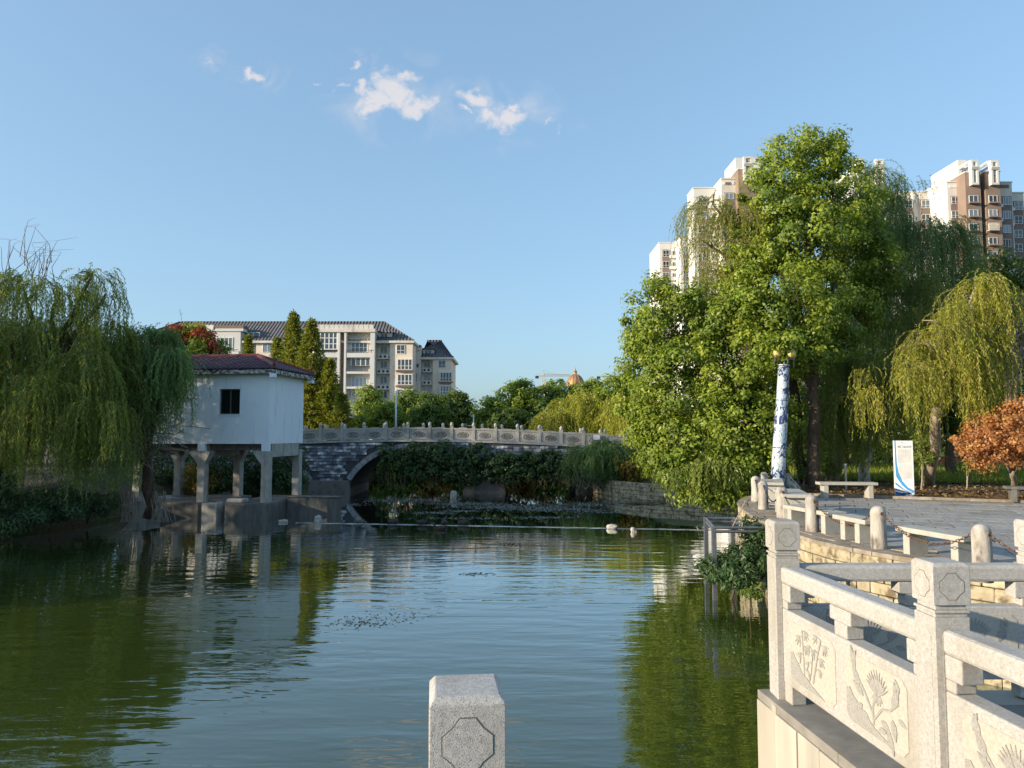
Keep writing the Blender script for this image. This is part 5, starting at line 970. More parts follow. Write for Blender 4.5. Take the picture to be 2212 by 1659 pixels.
MT['groove'] = mk('groove_dark', [(.3, (.10, .085, .07)), (.7, (.17, .15, .12))], 40, 3, .95); GRV.materials[0] = MT['groove']  # dark plate rim stands for the incised line round each medallion
def post(root, p, rz):
    o = O('post', PMG, root, Vector((p.x, p.y, PL))-root.location, (0, 0, rz)); b = o.modifiers.new('bevel', 'BEVEL'); b.width = .003; b.segments = 2
    for i in range(4):
        a = i*math.pi/2; d = Vector((math.sin(a), -math.cos(a), 0))
        O('groove', GRV, o, d*.0806+Vector((0, 0, .974)), (0, 0, a)); q = O('medallion', OCT, o, d*.0812+Vector((0, 0, .974)), (0, 0, a))
        O('shaft_panel', SHP, o, d*.0765+Vector((0, 0, .44)), (0, 0, a))
    return o
def leafp(x, z, ang, L, w, n=5):
    ca, sa = math.cos(ang), math.sin(ang); up = [(L*t, w*math.sin(math.pi*t**.8)) for t in [i/n for i in range(n+1)]]; lo = [(a, -b) for a, b in up[-2:0:-1]]
    return [(x+a*ca-b*sa, z+a*sa+b*ca) for a, b in up+lo]
def stalk(pts, w):
    l = []; r = []
    for i, p in enumerate(pts):
        a = Vector(pts[max(0, i-1)]); b = Vector(pts[min(len(pts)-1, i+1)]); t = (b-a).normalized(); l.append((p[0]-t.y*w, p[1]+t.x*w)); r.append((p[0]+t.y*w, p[1]-t.x*w))
    return r+l[::-1]
def motif(kind, w, h, seed):      # polygons in a field w x h centred on 0
    rnd = random.Random(seed); P = []
    if kind == 'bamboo':
        stems = [[(-.16, -.34), (-.17, -.05), (-.19, .22), (-.20, .44)], [(.03, -.32), (.09, -.05), (.15, .2), (.22, .44)], [(-.06, -.36), (.0, -.16), (.02, .02), (.05, .2)]]
        for sm, wd in zip(stems, (.0055, .006, .003)): P.append(stalk([(a*w, b*h) for a, b in sm], wd))
        for si, tt, sd, n_ in ((0, .95, 1, 4), (0, .8, -1, 4), (0, .6, 1, 3), (0, .42, -1, 3), (1, .98, -1, 4), (1, .85, 1, 5), (1, .65, -1, 3), (1, .5, 1, 4), (1, .25, 1, 3), (2, .95, -1, 3), (2, .6, -1, 2), (0, .2, 1, 2)):
            q = tt*3; k_ = min(2, int(q)); a, b = stems[si][k_], stems[si][k_+1]; bx_, bz_ = (a[0]+(b[0]-a[0])*(q-k_))*w, (a[1]+(b[1]-a[1])*(q-k_))*h; ex_, ez_ = bx_+sd*rnd.uniform(.02, .05), bz_+rnd.uniform(.0, .03)
            P.append(stalk([(bx_, bz_), ((bx_+ex_)/2, (bz_+ez_)/2+.004), (ex_, ez_)], .0016))
            for i in range(n_): P.append(leafp(ex_, ez_, R((-50 if sd > 0 else 230)+(i-(n_-1)/2)*26*1.0+rnd.uniform(-5, 5)), rnd.uniform(.045, .07), .0058))
    else:
        stem = [(-.02, -.34), (-.03, -.1), (.02, .12), (.06, .25)]; P.append(stalk([(a*w, b*h) for a, b in stem], .007)); P.append(stalk([(-.01*w, -.25*h), (.12*w, -.05*h), (.25*w, .0*h), (.38*w, .15*h)], .006)); P.append(stalk([(-.02*w, -.2*h), (-.16*w, .05*h), (-.28*w, .22*h), (-.36*w, .38*h)], .006))
        for i in range(11): P.append(leafp(.05*w, .10*h, R(30+i*12), .12-.004*abs(i-5), .0085))
        for i in range(5): P.append(leafp(.05*w, .10*h, R(-30-i*30), .05, .012))
        for cx, cz, a, L in ((-.18, -.02, 150, .10), (-.2, -.15, 200, .09), (-.1, -.28, 170, .1), (.1, -.2, -30, .1), (.2, -.28, -60, .12), (.28, -.1, -80, .11), (.28, .05, 60, .12), (.36, .1, 95, .1), (-.32, .3, 110, .1), (-.38, .35, 70, .08), (-.25, .1, 120, .12), (.36, -.05, -20, .07), (.05, -.35, 0, .08), (.4, .3, 120, .06)): P.append(leafp(cx*w, cz*h, R(a+rnd.uniform(-8, 8)), L*rnd.uniform(.8, 1.1), L*.19))
    for i in range(3): P.append(stalk([((-.46+.06*i)*w, (-.10-.1*i)*h), ((-.30+.06*i)*w, (-.22-.07*i)*h), ((-.12+.08*i)*w, (-.36-.05*i)*h)], .0022))
    rock = [(-.48*w, -.02*h if kind != 'bamboo' else -.02*h), (-.42*w, .0), (-.36*w, -.1*h), (-.3*w, -.14*h), (-.22*w, -.26*h), (-.1*w, -.3*h), (.0, -.37*h), (.16*w, -.43*h), (.28*w, -.48*h), (-.40*w, -.48*h), (-.48*w, -.40*h)]
    P.append(rock[::-1]); return P
def span(root, P, Q, motifs, carve=True):
    d = (Q-P); L = d.length; t = d/L; ux = Vector((t.x, t.y, 0)); uz = Vector((0, 0, 1)); n = ux.cross(uz); mid = Vector(((P.x+Q.x)/2, (P.y+Q.y)/2, PL)); hl = L/2-.075
    M = Matrix((ux, -n, uz)).transposed().to_4x4(); M.translation = mid-root.location
    def part(mb, name, mat='granite', par=None, bev=.006):
        o = mb.build(name, MT[mat], par or root, bevel=bev)
        if par is None: o.matrix_local = M
        return o
    part(MB().box(-hl+.002, hl-.002, -.06, .06, .70, .80), 'handrail', bev=.018)
    mb = MB(); mb.box(-.10, .10, -.05, .05, .625, .6985); mb.box(-.06, .06, -.048, .048, .5515, .6245); part(mb, 'bracket')
    for s in (-1, 1):
        mb = MB(); mb.box(min(s*hl, s*(hl-.10)), max(s*hl, s*(hl-.10)), -.049, .049, .6, .6985); mb.box(min(s*hl, s*(hl-.06)), max(s*hl, s*(hl-.06)), -.047, .047, .5515, .5995); part(mb, 'bracket')
        part(MB().box(min(s*hl, s*(hl-.09)), max(s*hl, s*(hl-.09)), -.045, .045, 0, .1095), 'foot')
    pn = part(MB().box(-hl+.001, hl-.001, -.05, .05, .11, .55), 'panel', bev=.008)
    if carve:
        fw = (2*hl-.30)/2; fh = .345
        for i, kd in enumerate(motifs):
            cx = -hl+.10+fw/2+i*(fw+.10)
            for fy, uy in ((-.0535, 1),):
                fo = MB().prism(octagon(fw, fh, .035), (cx, fy, .33), (1, 0, 0), (0, 0, 1), .02).build('carved_field', MT['granite_pale'], pn); fo.location = (0, 0, 0)
                mb = MB()
                for pl in motif(kd, fw, fh, i+int(P.x*10)): mb.prism(pl, (cx, fy-.0032-.0003*(len(mb.v) % 7), .33), (1, 0, 0), (0, 0, 1), .008)
                mb.build('relief', MT['granite_relief'], pn)
def wave_relief(pn_root, P, Q):
    d = Q-P; L = d.length; mb = MB()
    for k_ in range(9):
        for r_ in range(3):
            cx = .16+k_*.155; cz = PL+.20+.11*((k_+r_) % 3); pts = []
            for i in range(13): a = -.5+i*.33; rr = (.03+.028*r_)*(1+.12*i/3); pts.append((P.x+cx+rr*math.cos(a)*1.3, P.y-.053, cz+rr*math.sin(a)*.8))
            mb.tube(pts, .004, 4, False)
    mb.build('wave_carving', MT['granite_pale'], pn_root, world=True)
bl = E('stone_balustrade', (A_.x, A_.y, PL), 'sunlit granite balustrade with bamboo and peony carvings coming towards the viewer on the right', 'balustrade', 'granite balustrades of the walkway')
rAB = math.atan2(B_.y-A_.y, B_.x-A_.x)+math.pi/2
post(bl, A_, 0); post(bl, B_, R(1.5)); post(bl, D_, rAB)
span(bl, A_, B_, ('bamboo', 'peony')); span(bl, B_, D_, ('peony', 'bamboo'))
bk = E('stone_balustrade', (C_.x, C_.y, PL), 'shaded granite balustrade running to the right edge behind the sunlit one', 'balustrade', 'granite balustrades of the walkway')
post(bk, C_, 0); post(bk, C2_, 0); post(bk, C3_, 0); span(bk, A_, C_, ('peony', 'peony')); span(bk, C_, C2_, ('peony', 'bamboo')); span(bk, C2_, C3_, ('bamboo', 'peony'))
fr = E('stone_balustrade', (P_.x, P_.y, PL), 'granite balustrade in front of the viewer, only its chamfered post top in the picture', 'balustrade', 'granite balustrades of the walkway')
rF = math.atan2(D_.y-P_.y, D_.x-P_.x); post(fr, P_, R(6.2)); post(fr, P2_, rF); span(fr, D_, P_, ('bamboo', 'peony')); span(fr, P_, P2_, ('peony', 'bamboo'))
# coping and facing slabs below the balustrade
bs = E('walkway_wall', (A_.x, A_.y, 0), 'pale vertical stone slabs facing the walkway below the sunlit balustrade', 'wall')
t = (D_-A_).normalized(); nrm = Vector((t.y, -t.x)); nrm = nrm if nrm.x < 0 else -nrm
def quadbox(a, b, w0, w1, z0, z1):     # along a->b, from w0 to w1 outwards
    q = [a+nrm*w0, b+nrm*w0, b+nrm*w1, a+nrm*w1]; m = MB(); m.add([(p.x, p.y, z) for z in (z0, z1) for p in q], [(3, 2, 1, 0), (4, 5, 6, 7), (0, 1, 5, 4), (1, 2, 6, 5), (2, 3, 7, 6), (3, 0, 4, 7)]); return m
a0 = A_-t*.13; Lw = (D_-A_).length+.1; s = 0; i = 0
while s < Lw:
    e = min(s+.93, Lw); quadbox(a0+t*(s+.003), a0+t*(e-.003), -.2, .128, PL-.055, PL).build('coping_stone', MT['coping'], bs, world=True, bevel=.004); s = e
s = 0
while s < Lw:
    w = (.25, .27, .24, .29)[i % 4]; e = min(s+w, Lw); z1 = PL-.057 if i < 3 else PL-.057-.004*(i % 3)
    quadbox(a0+t*(s+.006), a0+t*(e-.006), .07, .135+.004*(i % 2), -.6, z1).build('facing_slab', MT['slab'], bs, world=True, bevel=.004); s = e; i += 1
quadbox(a0, a0+t*Lw, -.15, .07, -.6, PL-.06).build('wall_core', MT['wallcore'], bs, world=True)
MB().box(A_.x-.12, 9, A_.y-.15, A_.y+.13, PL-.5, PL-.013).build('edge_beam', MT['slab'], wk, world=True)

# ------------------------------------------------------------------ plaza furniture
g8 = lambda cx, cy, z=PZ: (lambda d: EYE+d*((z-EYE.z)/d.z))(ray((2750+cx/1.357)/4, (1850+cy/1.357)/4))
MT['bollard'] = mk('weathered_concrete', [(.34, (.12, .105, .09)), (.47, (.34, .31, .28)), (.66, (.48, .445, .40))], 6, 7, .95, .012, 25, stretch=(1, 1, .45), rand=.2)
MT['bench'] = mk('bench_granite', [(.3, (.37, .35, .31)), (.7, (.47, .445, .39))], 8, 4, .8, .001, 150, fine=(160, .34, .44, (.30, .29, .27)), dirt=(3, .56, .75, (.36, .33, .26), (1, 1, .4)))
def bollard_mesh():
    rnd = random.Random(2); prof = [(.135, -.05), (.142, .05), (.138, .3), (.136, .55), (.138, .66), (.130, .71), (.105, .76), (.06, .79), (.01, .80)]; mb = MB(); mb.lathe(prof, 20)
    mb.v = [(x*(1+.02*mnoise.noise(Vector((x*9, y*9, z*4)))), y*(1+.02*mnoise.noise(Vector((x*9, y*9, z*4)))), z) for x, y, z in mb.v]; return mb.mesh('shaft', MT['bollard'], True)
BM = bollard_mesh(); RING = MB().tube([(.028*math.cos(a), 0, .028*math.sin(a)) for a in [2*math.pi*i/12 for i in range(13)]], .007, 5, False).mesh('eye_bolt', MT['rust'])
bpts = [(372, 212), (412, 255), (515, 300), (678, 377), (1040, 467), (1605, 628)]; bl_lab = ['white bollard furthest along the plaza rim', 'shaded bollard second from the far end of the rim', 'shaded grey bollard third from the far end, before the stone blocks', 'sunlit bollard where the lit part of the rim begins', 'tall sunlit bollard between the two near benches', 'nearest sunlit bollard at the right behind the walkway rail']
bw_ = []
for i, (cx, cy) in enumerate(bpts):
    p = g8(cx, cy); b = E('chain_bollard', p, bl_lab[i], 'bollard', 'bollards along the plaza rim', rz=i*1.3); O('shaft', BM, b); bw_.append(p)
p = bw_[-1]+(bw_[-1]-bw_[-2])*.9+Vector((.55, .1, 0)); b = E('chain_bollard', p, 'bollard at the rim just outside the right edge', 'bollard', 'bollards along the plaza rim'); O('shaft', BM, b); bw_.append(p)
p = g8(408, 165); p = W(1650.5, 1040, 25.5); p.z = PZ; b = E('chain_bollard', p, 'tan bollard topping out behind the furthest white one', 'bollard', 'bollards along the plaza rim'); O('shaft', BM, b)
def link_mesh():
    mb = MB()
    for s in (-1, 1): pass
    pts = [(.028*math.cos(a)+(.018 if math.cos(a) > 0 else -.018), 0, .020*math.sin(a)) for a in [2*math.pi*i/10 for i in range(11)]]; mb.tube(pts, .0065, 5, False); return mb
LK = link_mesh()
cl_lab = ['at the far end of the rim', 'between the two shaded bollards', 'from the last shaded bollard to the first sunlit one', 'between the first and second sunlit bollards', 'before the near bench at the right', 'running out of the right edge']
for i in range(6):
    a, b = bw_[i]+Vector((0, 0, .66)), bw_[i+1]+Vector((0, 0, .66)); d = (b-a); hd = Vector((d.x, d.y, 0)).normalized(); a += hd*.14; b -= hd*.14; L = (b-a).length*1.08; n = int(L/.078); c = E('iron_chain', a, 'sagging iron chain '+cl_lab[i], 'chain', 'chains between the bollards'); mb = MB(); pr = None
    pts = [a.lerp(b, k_/n)-Vector((0, 0, .34*(1-(2*k_/n-1)**2))) for k_ in range(n+1)]
    for k_ in range(n):
        m = (pts[k_]+pts[k_+1])/2; tv = (pts[k_+1]-pts[k_]).normalized(); q = tv.to_track_quat('X', 'Z').to_matrix().to_4x4() @ Matrix.Rotation(R(90*(k_ % 2)), 4, 'X'); sc = (pts[k_+1]-pts[k_]).length/.078
        mb.add([Matrix.Translation(m) @ q @ (Vector(v)*sc) for v in LK.v], LK.f)
    mb.build('links', MT['rust'] if i > 2 else MT['dark'], c, world=True)
    for e_, sg in ((a, 1), (b, -1)): o = O('eye_bolt', RING, c); o.location = e_-c.location; o.rotation_euler = (0, 0, math.atan2(hd.y, hd.x)+1.57)
def bench(p0, p1, lab, over=.22, h=.48, w=.40, mat='bench'):
    p0, p1 = Vector((p0.x, p0.y)), Vector((p1.x, p1.y)); d = p1-p0; L = d.length; m = (p0+p1)/2; b = E('stone_bench', (m.x, m.y, PZ+.002), lab, 'bench', 'stone benches round the plaza', rz=math.atan2(d.y, d.x))
    MB().box(-L/2-over, L/2+over, -w/2-.03, w/2+.03, h-.09, h).build('seat', MT[mat], b, bevel=.012)
    for s in (-1, 1): MB().box(s*L/2-.075, s*L/2+.075, -w/2, w/2, 0, h-.0905).build('leg', MT[mat], b, bevel=.008)
def along(p, q, L): d = Vector((q.x-p.x, q.y-p.y, 0)).normalized(); return p+d*L
bench(g8(1240, 497), g8(1505, 552), 'long stone bench behind the chain at the right, nearest the viewer')
bench(g8(892, 418), g8(972, 437), 'stone bench just left of the tall sunlit bollard', over=.3)
q = g8(782, 386); bench(q, q+Vector((-.25, 1.25, 0)), 'stone bench seen end on behind the first sunlit bollard')
q = g8(590, 305); bench(q, q+Vector((.35, 1.5, 0)), 'shaded bench seen end on right of the third bollard', w=.62, h=.62)
q = g8(462, 215); bench(q, q+Vector((.45, 1.3, 0)), 'pale bench at the foot of the porcelain column', w=.62, h=.62)
bench(g8(744, 191), g8(986, 193), 'stone bench standing alone on the far side of the plaza', h=.52)
q = g8(1768, 212); bench(q, q+Vector((1.3, -.5, 0)), 'dark weathered bench cut by the right edge', mat='darkconc')
# porcelain lamp column
def porcelain():
    m, nt, b = base_mat('blue_white_porcelain')
    co = N(nt, 'ShaderNodeTexCoord').outputs['Object']
    n1 = noise_of(nt, 5.5, 5, (1, 1, .8), .6, co, 1.2); n2 = noise_of(nt, 1.3, 2, (1, 1, 1), .5, co)
    f1 = ramp(nt, mth(nt, 'ADD', n1, mth(nt, 'MULTIPLY', mth(nt, 'SUBTRACT', n2, .5), .7)), [(.52, (0, 0, 0)), (.56, (1, 1, 1))])
    n3 = noise_of(nt, 7, 3, (1, 1, .6), .5, co, 2.5); ln = ramp(nt, n3, [(.46, (0, 0, 0)), (.485, (.9, .9, .9)), (.515, (.9, .9, .9)), (.54, (0, 0, 0))])
    ground = ramp(nt, noise_of(nt, 1.1, 2, (1, 1, 1), .5, co), [(.4, (.62, .66, .66)), (.6, (.42, .54, .60))])
    c = mixc(nt, f1, mixc(nt, ln, ground, (.10, .16, .30)), (.035, .05, .16)); nt.links.new(c, b.inputs['Base Color']); b.inputs['Roughness'].default_value = .22; return m
MT['porcelain'] = porcelain(); MT['cobalt'] = plain('cobalt_glaze', (.05, .07, .18), .3); MT['globe'] = mk('lamp_globe', [(.3, (.55, .42, .16)), (.7, (.70, .56, .25))], 6, 3, .35)
c6 = crop(2980, 1380, 2.44); LY = 25.5; p0, p1 = c6(311, 1400, LY), c6(381, 195, LY); p0.z = PZ
ax = (p1-p0); LH = ax.length; lc = E('porcelain_lamp', p0, 'leaning blue and white porcelain lamp column with yellow globe lamps at the plaza corner', 'lamp', rot=ax.to_track_quat('Z', 'Y').to_euler())
MB().lathe([(.24, 0), (.24, LH*.3), (.232, LH*.305), (.225, LH*.62), (.205, LH*.65), (.195, LH*.9), (.19, LH*.985), (.215, LH*.995), (.215, LH)], 28).build('column', MT['porcelain'], lc, smooth=True)
for fz, r_ in ((.045, .243), (.36, .232), (.725, .205), (.99, .219), (.09, .242)): MB().lathe([(r_-.02, LH*fz-.018), (r_+.004, LH*fz-.014), (r_+.004, LH*fz+.014), (r_-.02, LH*fz+.018)], 28).build('blue_band', MT['cobalt'], lc, smooth=True)
MB().box(-.42, .42, -.42, .42, -.02, .12).build('plinth', MT['bench'], lc, bevel=.03)
mb = MB(); mb.tube([(-.36, 0, LH+.22), (.36, 0, LH+.22)], .018, 5); mb.tube([(0, -.36, LH+.22), (0, .36, LH+.22)], .018, 5); mb.tube([(0, 0, LH), (0, 0, LH+.24)], .03, 6)
for a in range(4): mb.tube([(.34*math.cos(a*math.pi/2), .34*math.sin(a*math.pi/2), LH+.02), (.34*math.cos(a*math.pi/2), .34*math.sin(a*math.pi/2), LH+.26)], .016, 5)
mb.build('lamp_frame', MT['metal'], lc)
for a in range(4): MB().lathe([(.05, LH+.24), (.13*math.sin(R(30)), LH+.26)]+[(.14*math.sin(R(w)), LH+.38-.14*math.cos(R(w))) for w in range(40, 180, 20)]+[(.005, LH+.52)], 14, (.34*math.cos(a*math.pi/2+.4), .34*math.sin(a*math.pi/2+.4), 0)).build('globe_lamp', MT['globe'], lc, smooth=True)
# information sign
sp0 = G(1954, 1072, PZ+.03); SWd, SH = .585, 1.86; sg = E('information_sign', sp0, 'tall white information sign with blue swooshes on the far kerb', 'sign', rz=R(-14))
MB().box(-SWd/2, SWd/2, -.06, .06, 0, SH).build('board', MT['white'], sg, bevel=.006); MB().box(-SWd/2-.04, SWd/2+.04, -.10, .10, -.12, -.001).build('foot', MT['concrete'], sg, bevel=.01)
MT['sblue'] = plain('sign_light_blue', (.07, .30, .62), .5); MT['dblue'] = plain('sign_deep_blue', (.012, .12, .46), .5); MT['sgrey'] = plain('sign_text_grey', (.20, .20, .21), .6); MT['navy'] = plain('sign_navy', (.03, .07, .20), .6)
def sgp(name, polys, mat, lay):
    mb = MB()
    for pl in polys: mb.prism([((x-160)/435*SWd-SWd/2, SH-(y-183)/1332*SH) for x, y in pl][::-1], (0, -.0605-.0012*lay, 0), (1, 0, 0), (0, 0, 1), .001)
    return mb.build(name, MT[mat], sg)
sgp('swoosh', [[(175, 185), (205, 185), (215, 700), (250, 950), (330, 1150), (450, 1300), (594, 1380), (594, 1425), (560, 1425), (430, 1350), (320, 1250), (240, 1130), (190, 1040), (178, 700)]], 'sblue', 1)
sgp('swoosh', [[(165, 1175), (270, 1260), (360, 1340), (500, 1405), (430, 1392), (300, 1330), (165, 1230)]], 'sblue', 1)
sgp('base_panel', [[(162, 1330), (330, 1395), (430, 1415), (594, 1425), (594, 1514), (162, 1514)]], 'dblue', 2)
sgp('white_swoosh', [[(162, 1365), (300, 1400), (440, 1425), (300, 1432), (162, 1400)], [(470, 1465), (594, 1420), (594, 1440), (520, 1475)], [(480, 1480), (594, 1455), (594, 1468), (530, 1488)]], 'white', 3)
sgp('emblem', [[(345, 1495), (370, 1468), (395, 1462), (420, 1468), (443, 1495), (420, 1505), (395, 1490), (370, 1505)]], 'sblue', 3)
sgp('mountain_logo', [[(308, 232), (345, 203), (385, 238), (478, 240), (400, 250), (372, 243), (346, 220)]], 'sblue', 1)
rnd = random.Random(4); bars = []
for i in range(13):
    y = 402+i*26; x = 245+(25 if i == 0 else 0); xe = 552 if i < 12 else 410
    while x < xe-10: w = rnd.uniform(22, 60); bars.append([(x, y), (min(x+w, xe), y), (min(x+w, xe), y+9), (x, y+9)]); x += w+7
sgp('english_lines', bars, 'sgrey', 1); bars = []
for i in range(16):
    y = 755+i*23; x = 258+(25 if i == 0 else 0)+max(0, i-10)*7
    while x < (552 if i < 15 else 420): bars.append([(x, y), (x+9, y), (x+9, y+9), (x, y+9)]); x += 15
sgp('chinese_lines', bars, 'sgrey', 1)
def text(body, size, x, z, mat, par, name, y=-.0625):
    cu = bpy.data.curves.new(name, 'FONT'); cu.body = body; cu.size = size; cu.align_x = 'CENTER'; cu.extrude = .0006; o = bpy.data.objects.new(name+'_curve', cu); COL.objects.link(o)
    dg = bpy.context.evaluated_depsgraph_get(); me = bpy.data.meshes.new_from_object(o.evaluated_get(dg)); bpy.data.objects.remove(o); me.materials.clear(); me.materials.append(MT[mat])
    return O(name, me, par, (x, y, z), (R(90), 0, 0))
text('闸门溢流坝', .088, .035, SH-(352-183)/1332*SH, 'navy', sg, 'title_lettering')
# white marker pole, pipe, wall and lamps
q = gp(1828, 1061); mp = E('white_pole', q, 'thin white plastic pole behind the far stone bench', 'pole'); MB().lathe([(.04, -.05), (.04, .92), (.052, .925), (.052, .96), (.03, .98)], 10).build('shaft', MT['white'], mp, smooth=True)
wp = Vector((6.48, 14.1, 1.42)); pp = E('white_pipe', wp, 'white plastic drain pipe bending down out of the plaza wall', 'pipe'); o_ = Vector((-.93, -.35, 0)).normalized()
mb = MB(); mb.tube([(0, 0, 0), o_*.24], .055, 12); mb.tube([o_*.10, o_*.17], .068, 12); mb.build('stub', MT['white'], pp, smooth=True)
mb = MB(); mb.tube([o_*.22, o_*.30+Vector((0, 0, -.015)), o_*.345+Vector((0, 0, -.07)), o_*.35+Vector((0, 0, -.16))], .07, 12); mb.build('elbow', MT['white'], pp, smooth=True)
MB().tube([o_*.35+Vector((0, 0, -.14)), o_*.38+Vector((-.05, 0, -.8)), o_*.40+Vector((-.1, 0, -1.5))], .055, 12).build('downpipe', MT['white'], pp, smooth=True)
q = W(2030, 1007, 45); rw = E('brick_wall', (q.x, 45, PZ), 'low dark red brick wall beyond the lawn', 'wall'); MT['redbrick'] = mk('red_brick', [(.3, (.07, .035, .03)), (.7, (.14, .07, .055))], 3, 6, .95, .01, 10)
x0, x1 = W(1955, 1000, 45).x, W(2092, 1000, 45).x; z1 = W(2000, 985, 45).z; MB().box(x0, x1, 45, 45.3, PZ, z1-.08).build('wall_body', MT['redbrick'], rw, world=True); MB().box(x0-.05, x1+.05, 44.95, 45.35, z1-.08, z1).build('coping', MT['redbrick'], rw, world=True, bevel=.02)
mb = MB(); q = W(2025, 985, 45); gl = E('globe_light', (q.x, 45.15, z1), 'white globe garden light on the red brick wall', 'lamp'); MB().lathe([(.06, 0), (.06, .08), (.1, .1)], 10).build('collar', MT['dark'], gl); MB().lathe([(.22*math.sin(R(a)), .30-.22*math.cos(R(a))) for a in range(15, 181, 15)], 16).build('globe', MT['white'], gl, smooth=True)
q = W(855, 930, 66); lp = E('lamp_post', (q.x, 66, 1.7), 'plain white lamp post among the trees behind the bridge', 'lamp post'); t_ = W(855, 846, 66).z-1.7; MB().lathe([(.11, 0), (.07, t_)], 10).build('pole', MT['white'], lp, smooth=True); MB().tube([(0, 0, t_), (.15, 0, t_+.12), (.5, 0, t_+.15)], .06, 8).build('lamp_head', MT['white'], lp)
q = W(1023, 925, 60); lp = E('camera_pole', (q.x, 60, 1.7), 'slim grey pole with small side arms in the gap behind the bridge', 'pole'); t_ = W(1023, 896, 60).z-1.7; mb = MB(); mb.tube([(0, 0, 0), (0, 0, t_)], .05, 6); mb.build('pole', MT['white'], lp); mb = MB(); mb.tube([(0, 0, t_-.9), (-.6, 0, t_-.9)], .03, 5); mb.tube([(0, 0, t_-.1), (-.25, 0, t_-.1)], .03, 5); mb.build('arm', MT['white'], lp); mb = MB(); mb.box(-.75, -.5, -.08, .08, t_-.88, t_-.7); mb.box(-.4, -.22, -.06, .06, t_-.08, t_+.06); mb.build('camera_box', MT['metal'], lp)
# steel frame standing in the water and plants round it
c7 = crop(2650, 2000, 3.686); f0, f1 = c7(645, 320, 19.6), c7(762, 390, 17.7); f2 = c7(1640, 390, 17.7)
cg = E('steel_frame', (f1.x, f1.y, 0), 'open grey steel angle frame standing in the water by the plaza wall', 'frame'); zt = f1.z; zl = c7(762, 468, 17.7).z
cor = [Vector((f1.x, f1.y, 0)), Vector((f2.x, f2.y, 0)), Vector((f2.x-.4, f0.y, 0)), Vector((f0.x, f0.y, 0))]
for i, c_ in enumerate(cor): m = MB(); m.box(c_.x-.05, c_.x+.05, c_.y-.004, c_.y+.004, -.3, zt); m.box(c_.x-.05, c_.x-.042, c_.y+.004, c_.y+.09, -.3, zt); m.build('upright', MT['metal'], cg, world=True)
for i in range(4):
    for z_ in (zt-.03, zl): MB().tube([cor[i]+Vector((0, 0, z_)), cor[(i+1) % 4]+Vector((0, 0, z_))], .032, 4).build('rail', MT['metal'], cg, world=True)
mb = MB(); cs = E('cane_stick', c7(1000, 450, 18.2), 'thin bamboo canes leaning against the plaza wall behind the steel frame', 'cane'); MT['cane'] = plain('dry_cane', (.42, .33, .19), .7)
mb.tube([c7(1225, 10, 18.6), c7(1000, 455, 18.2)], .012, 5); mb.tube([c7(1180, 330, 18.4), c7(1120, 720, 17.9)], .012, 5); mb.tube([c7(1050, 510, 18.2), c7(1170, 720, 18.1)], .014, 5); mb.build('cane', MT['cane'], cs, world=True)
tree('water_shrub', 'dark leafy shrub growing round the steel frame at the foot of the plaza wall', 'shrub', (c7(1000, 1100, 17.8).x, 17.8, 0), [(1560, 1222, 17.9, 42, 22, .5), (1610, 1215, 17.6, 46, 34, .6), (1640, 1185, 18.0, 30, 50, .5), (1535, 1230, 18, 28, 18, .4), (1590, 1245, 17.3, 50, 18, .5), (1628, 1150, 18.4, 20, 40, .3)], MT['ivy'], .03, seed=301, per=44, sub=.16, L=.13, Wd=.035, cover=1.0, zmin=.02, nb=3)
tree('water_plant', 'small light green plant floating near the end post of the sunlit balustrade', 'plant', (W(1628, 1285, 15.6).x, 15.9, 0), [(1622, 1282, 15.9, 18, 6, .25), (1640, 1272, 15.9, 8, 12, .15)], MT['shrub'], .012, seed=302, per=20, sub=.1, L=.09, Wd=.03, zmin=.01, nb=1)
# ------------------------------------------------------------------ weir, stones, ducks, weed
wa, wb = G(640, 1129, 0), G(1650, 1147, 0); MT['foam_glint'] = mk('weir_spill', [(.40, (.05, .06, .06)), (.62, (.42, .46, .50))], 3, 6, .12, .02, 9, stretch=(.6, 3, 1))  # pale streaks put the sky's glint as well as foam into the colour
n = 60; mb = MB(); vs = []
for i in range(n+1):
    p = wa.lerp(wb, i/n)+Vector((0, .12*mnoise.noise(Vector((i*.35, 0, 0))), 0))
    for dy, z in ((-.30, -.02), (-.12, .012), (.02, .022), (.16, -.02)): vs.append((p.x, p.y+dy*(1+.5*mnoise.noise(Vector((i*.8, dy, 2)))), z+.006*mnoise.noise(Vector((i*1.7, dy*3, 5)))))
mb.add(vs, [(i*4+j, (i+1)*4+j, (i+1)*4+j+1, i*4+j+1) for i in range(n) for j in range(3)]); tag(mb.build('weir', MT['foam_glint'], smooth=True), kind='structure')
def rock(p, s, lab, mat='concrete', seed=1):
    bm = bmesh.new(); bmesh.ops.create_icosphere(bm, subdivisions=3, radius=1)
    for v in bm.verts:
        k_ = max(abs(v.co.x), abs(v.co.y), abs(v.co.z)); v.co = v.co*(.55+.45/k_)*(1+.22*mnoise.noise(v.co*1.3+Vector((seed*7, 0, 0)))); v.co = Vector((v.co.x*s[0], v.co.y*s[1], v.co.z*s[2]))
    me = bpy.data.meshes.new('rock'); bm.to_mesh(me); bm.free(); me.materials.append(MT[mat]); tag(O('rock', me, None, p), lab, 'rock', 'rocks in the pond')
rock(G(687, 1128, 0)+Vector((0, 0, .1)), (.16, .16, .2), 'pale squarish stone at the left end of the weir', 'bench', 1); rock(G(1322, 1142, 0)+Vector((0, 0, .06)), (.22, .16, .13), 'grey stone on the right part of the weir', 'concrete', 2); rock(G(1369, 1149, 0)+Vector((0, 0, .05)), (.12, .12, .13), 'small grey stone just right of the weir stone', 'concrete', 3)
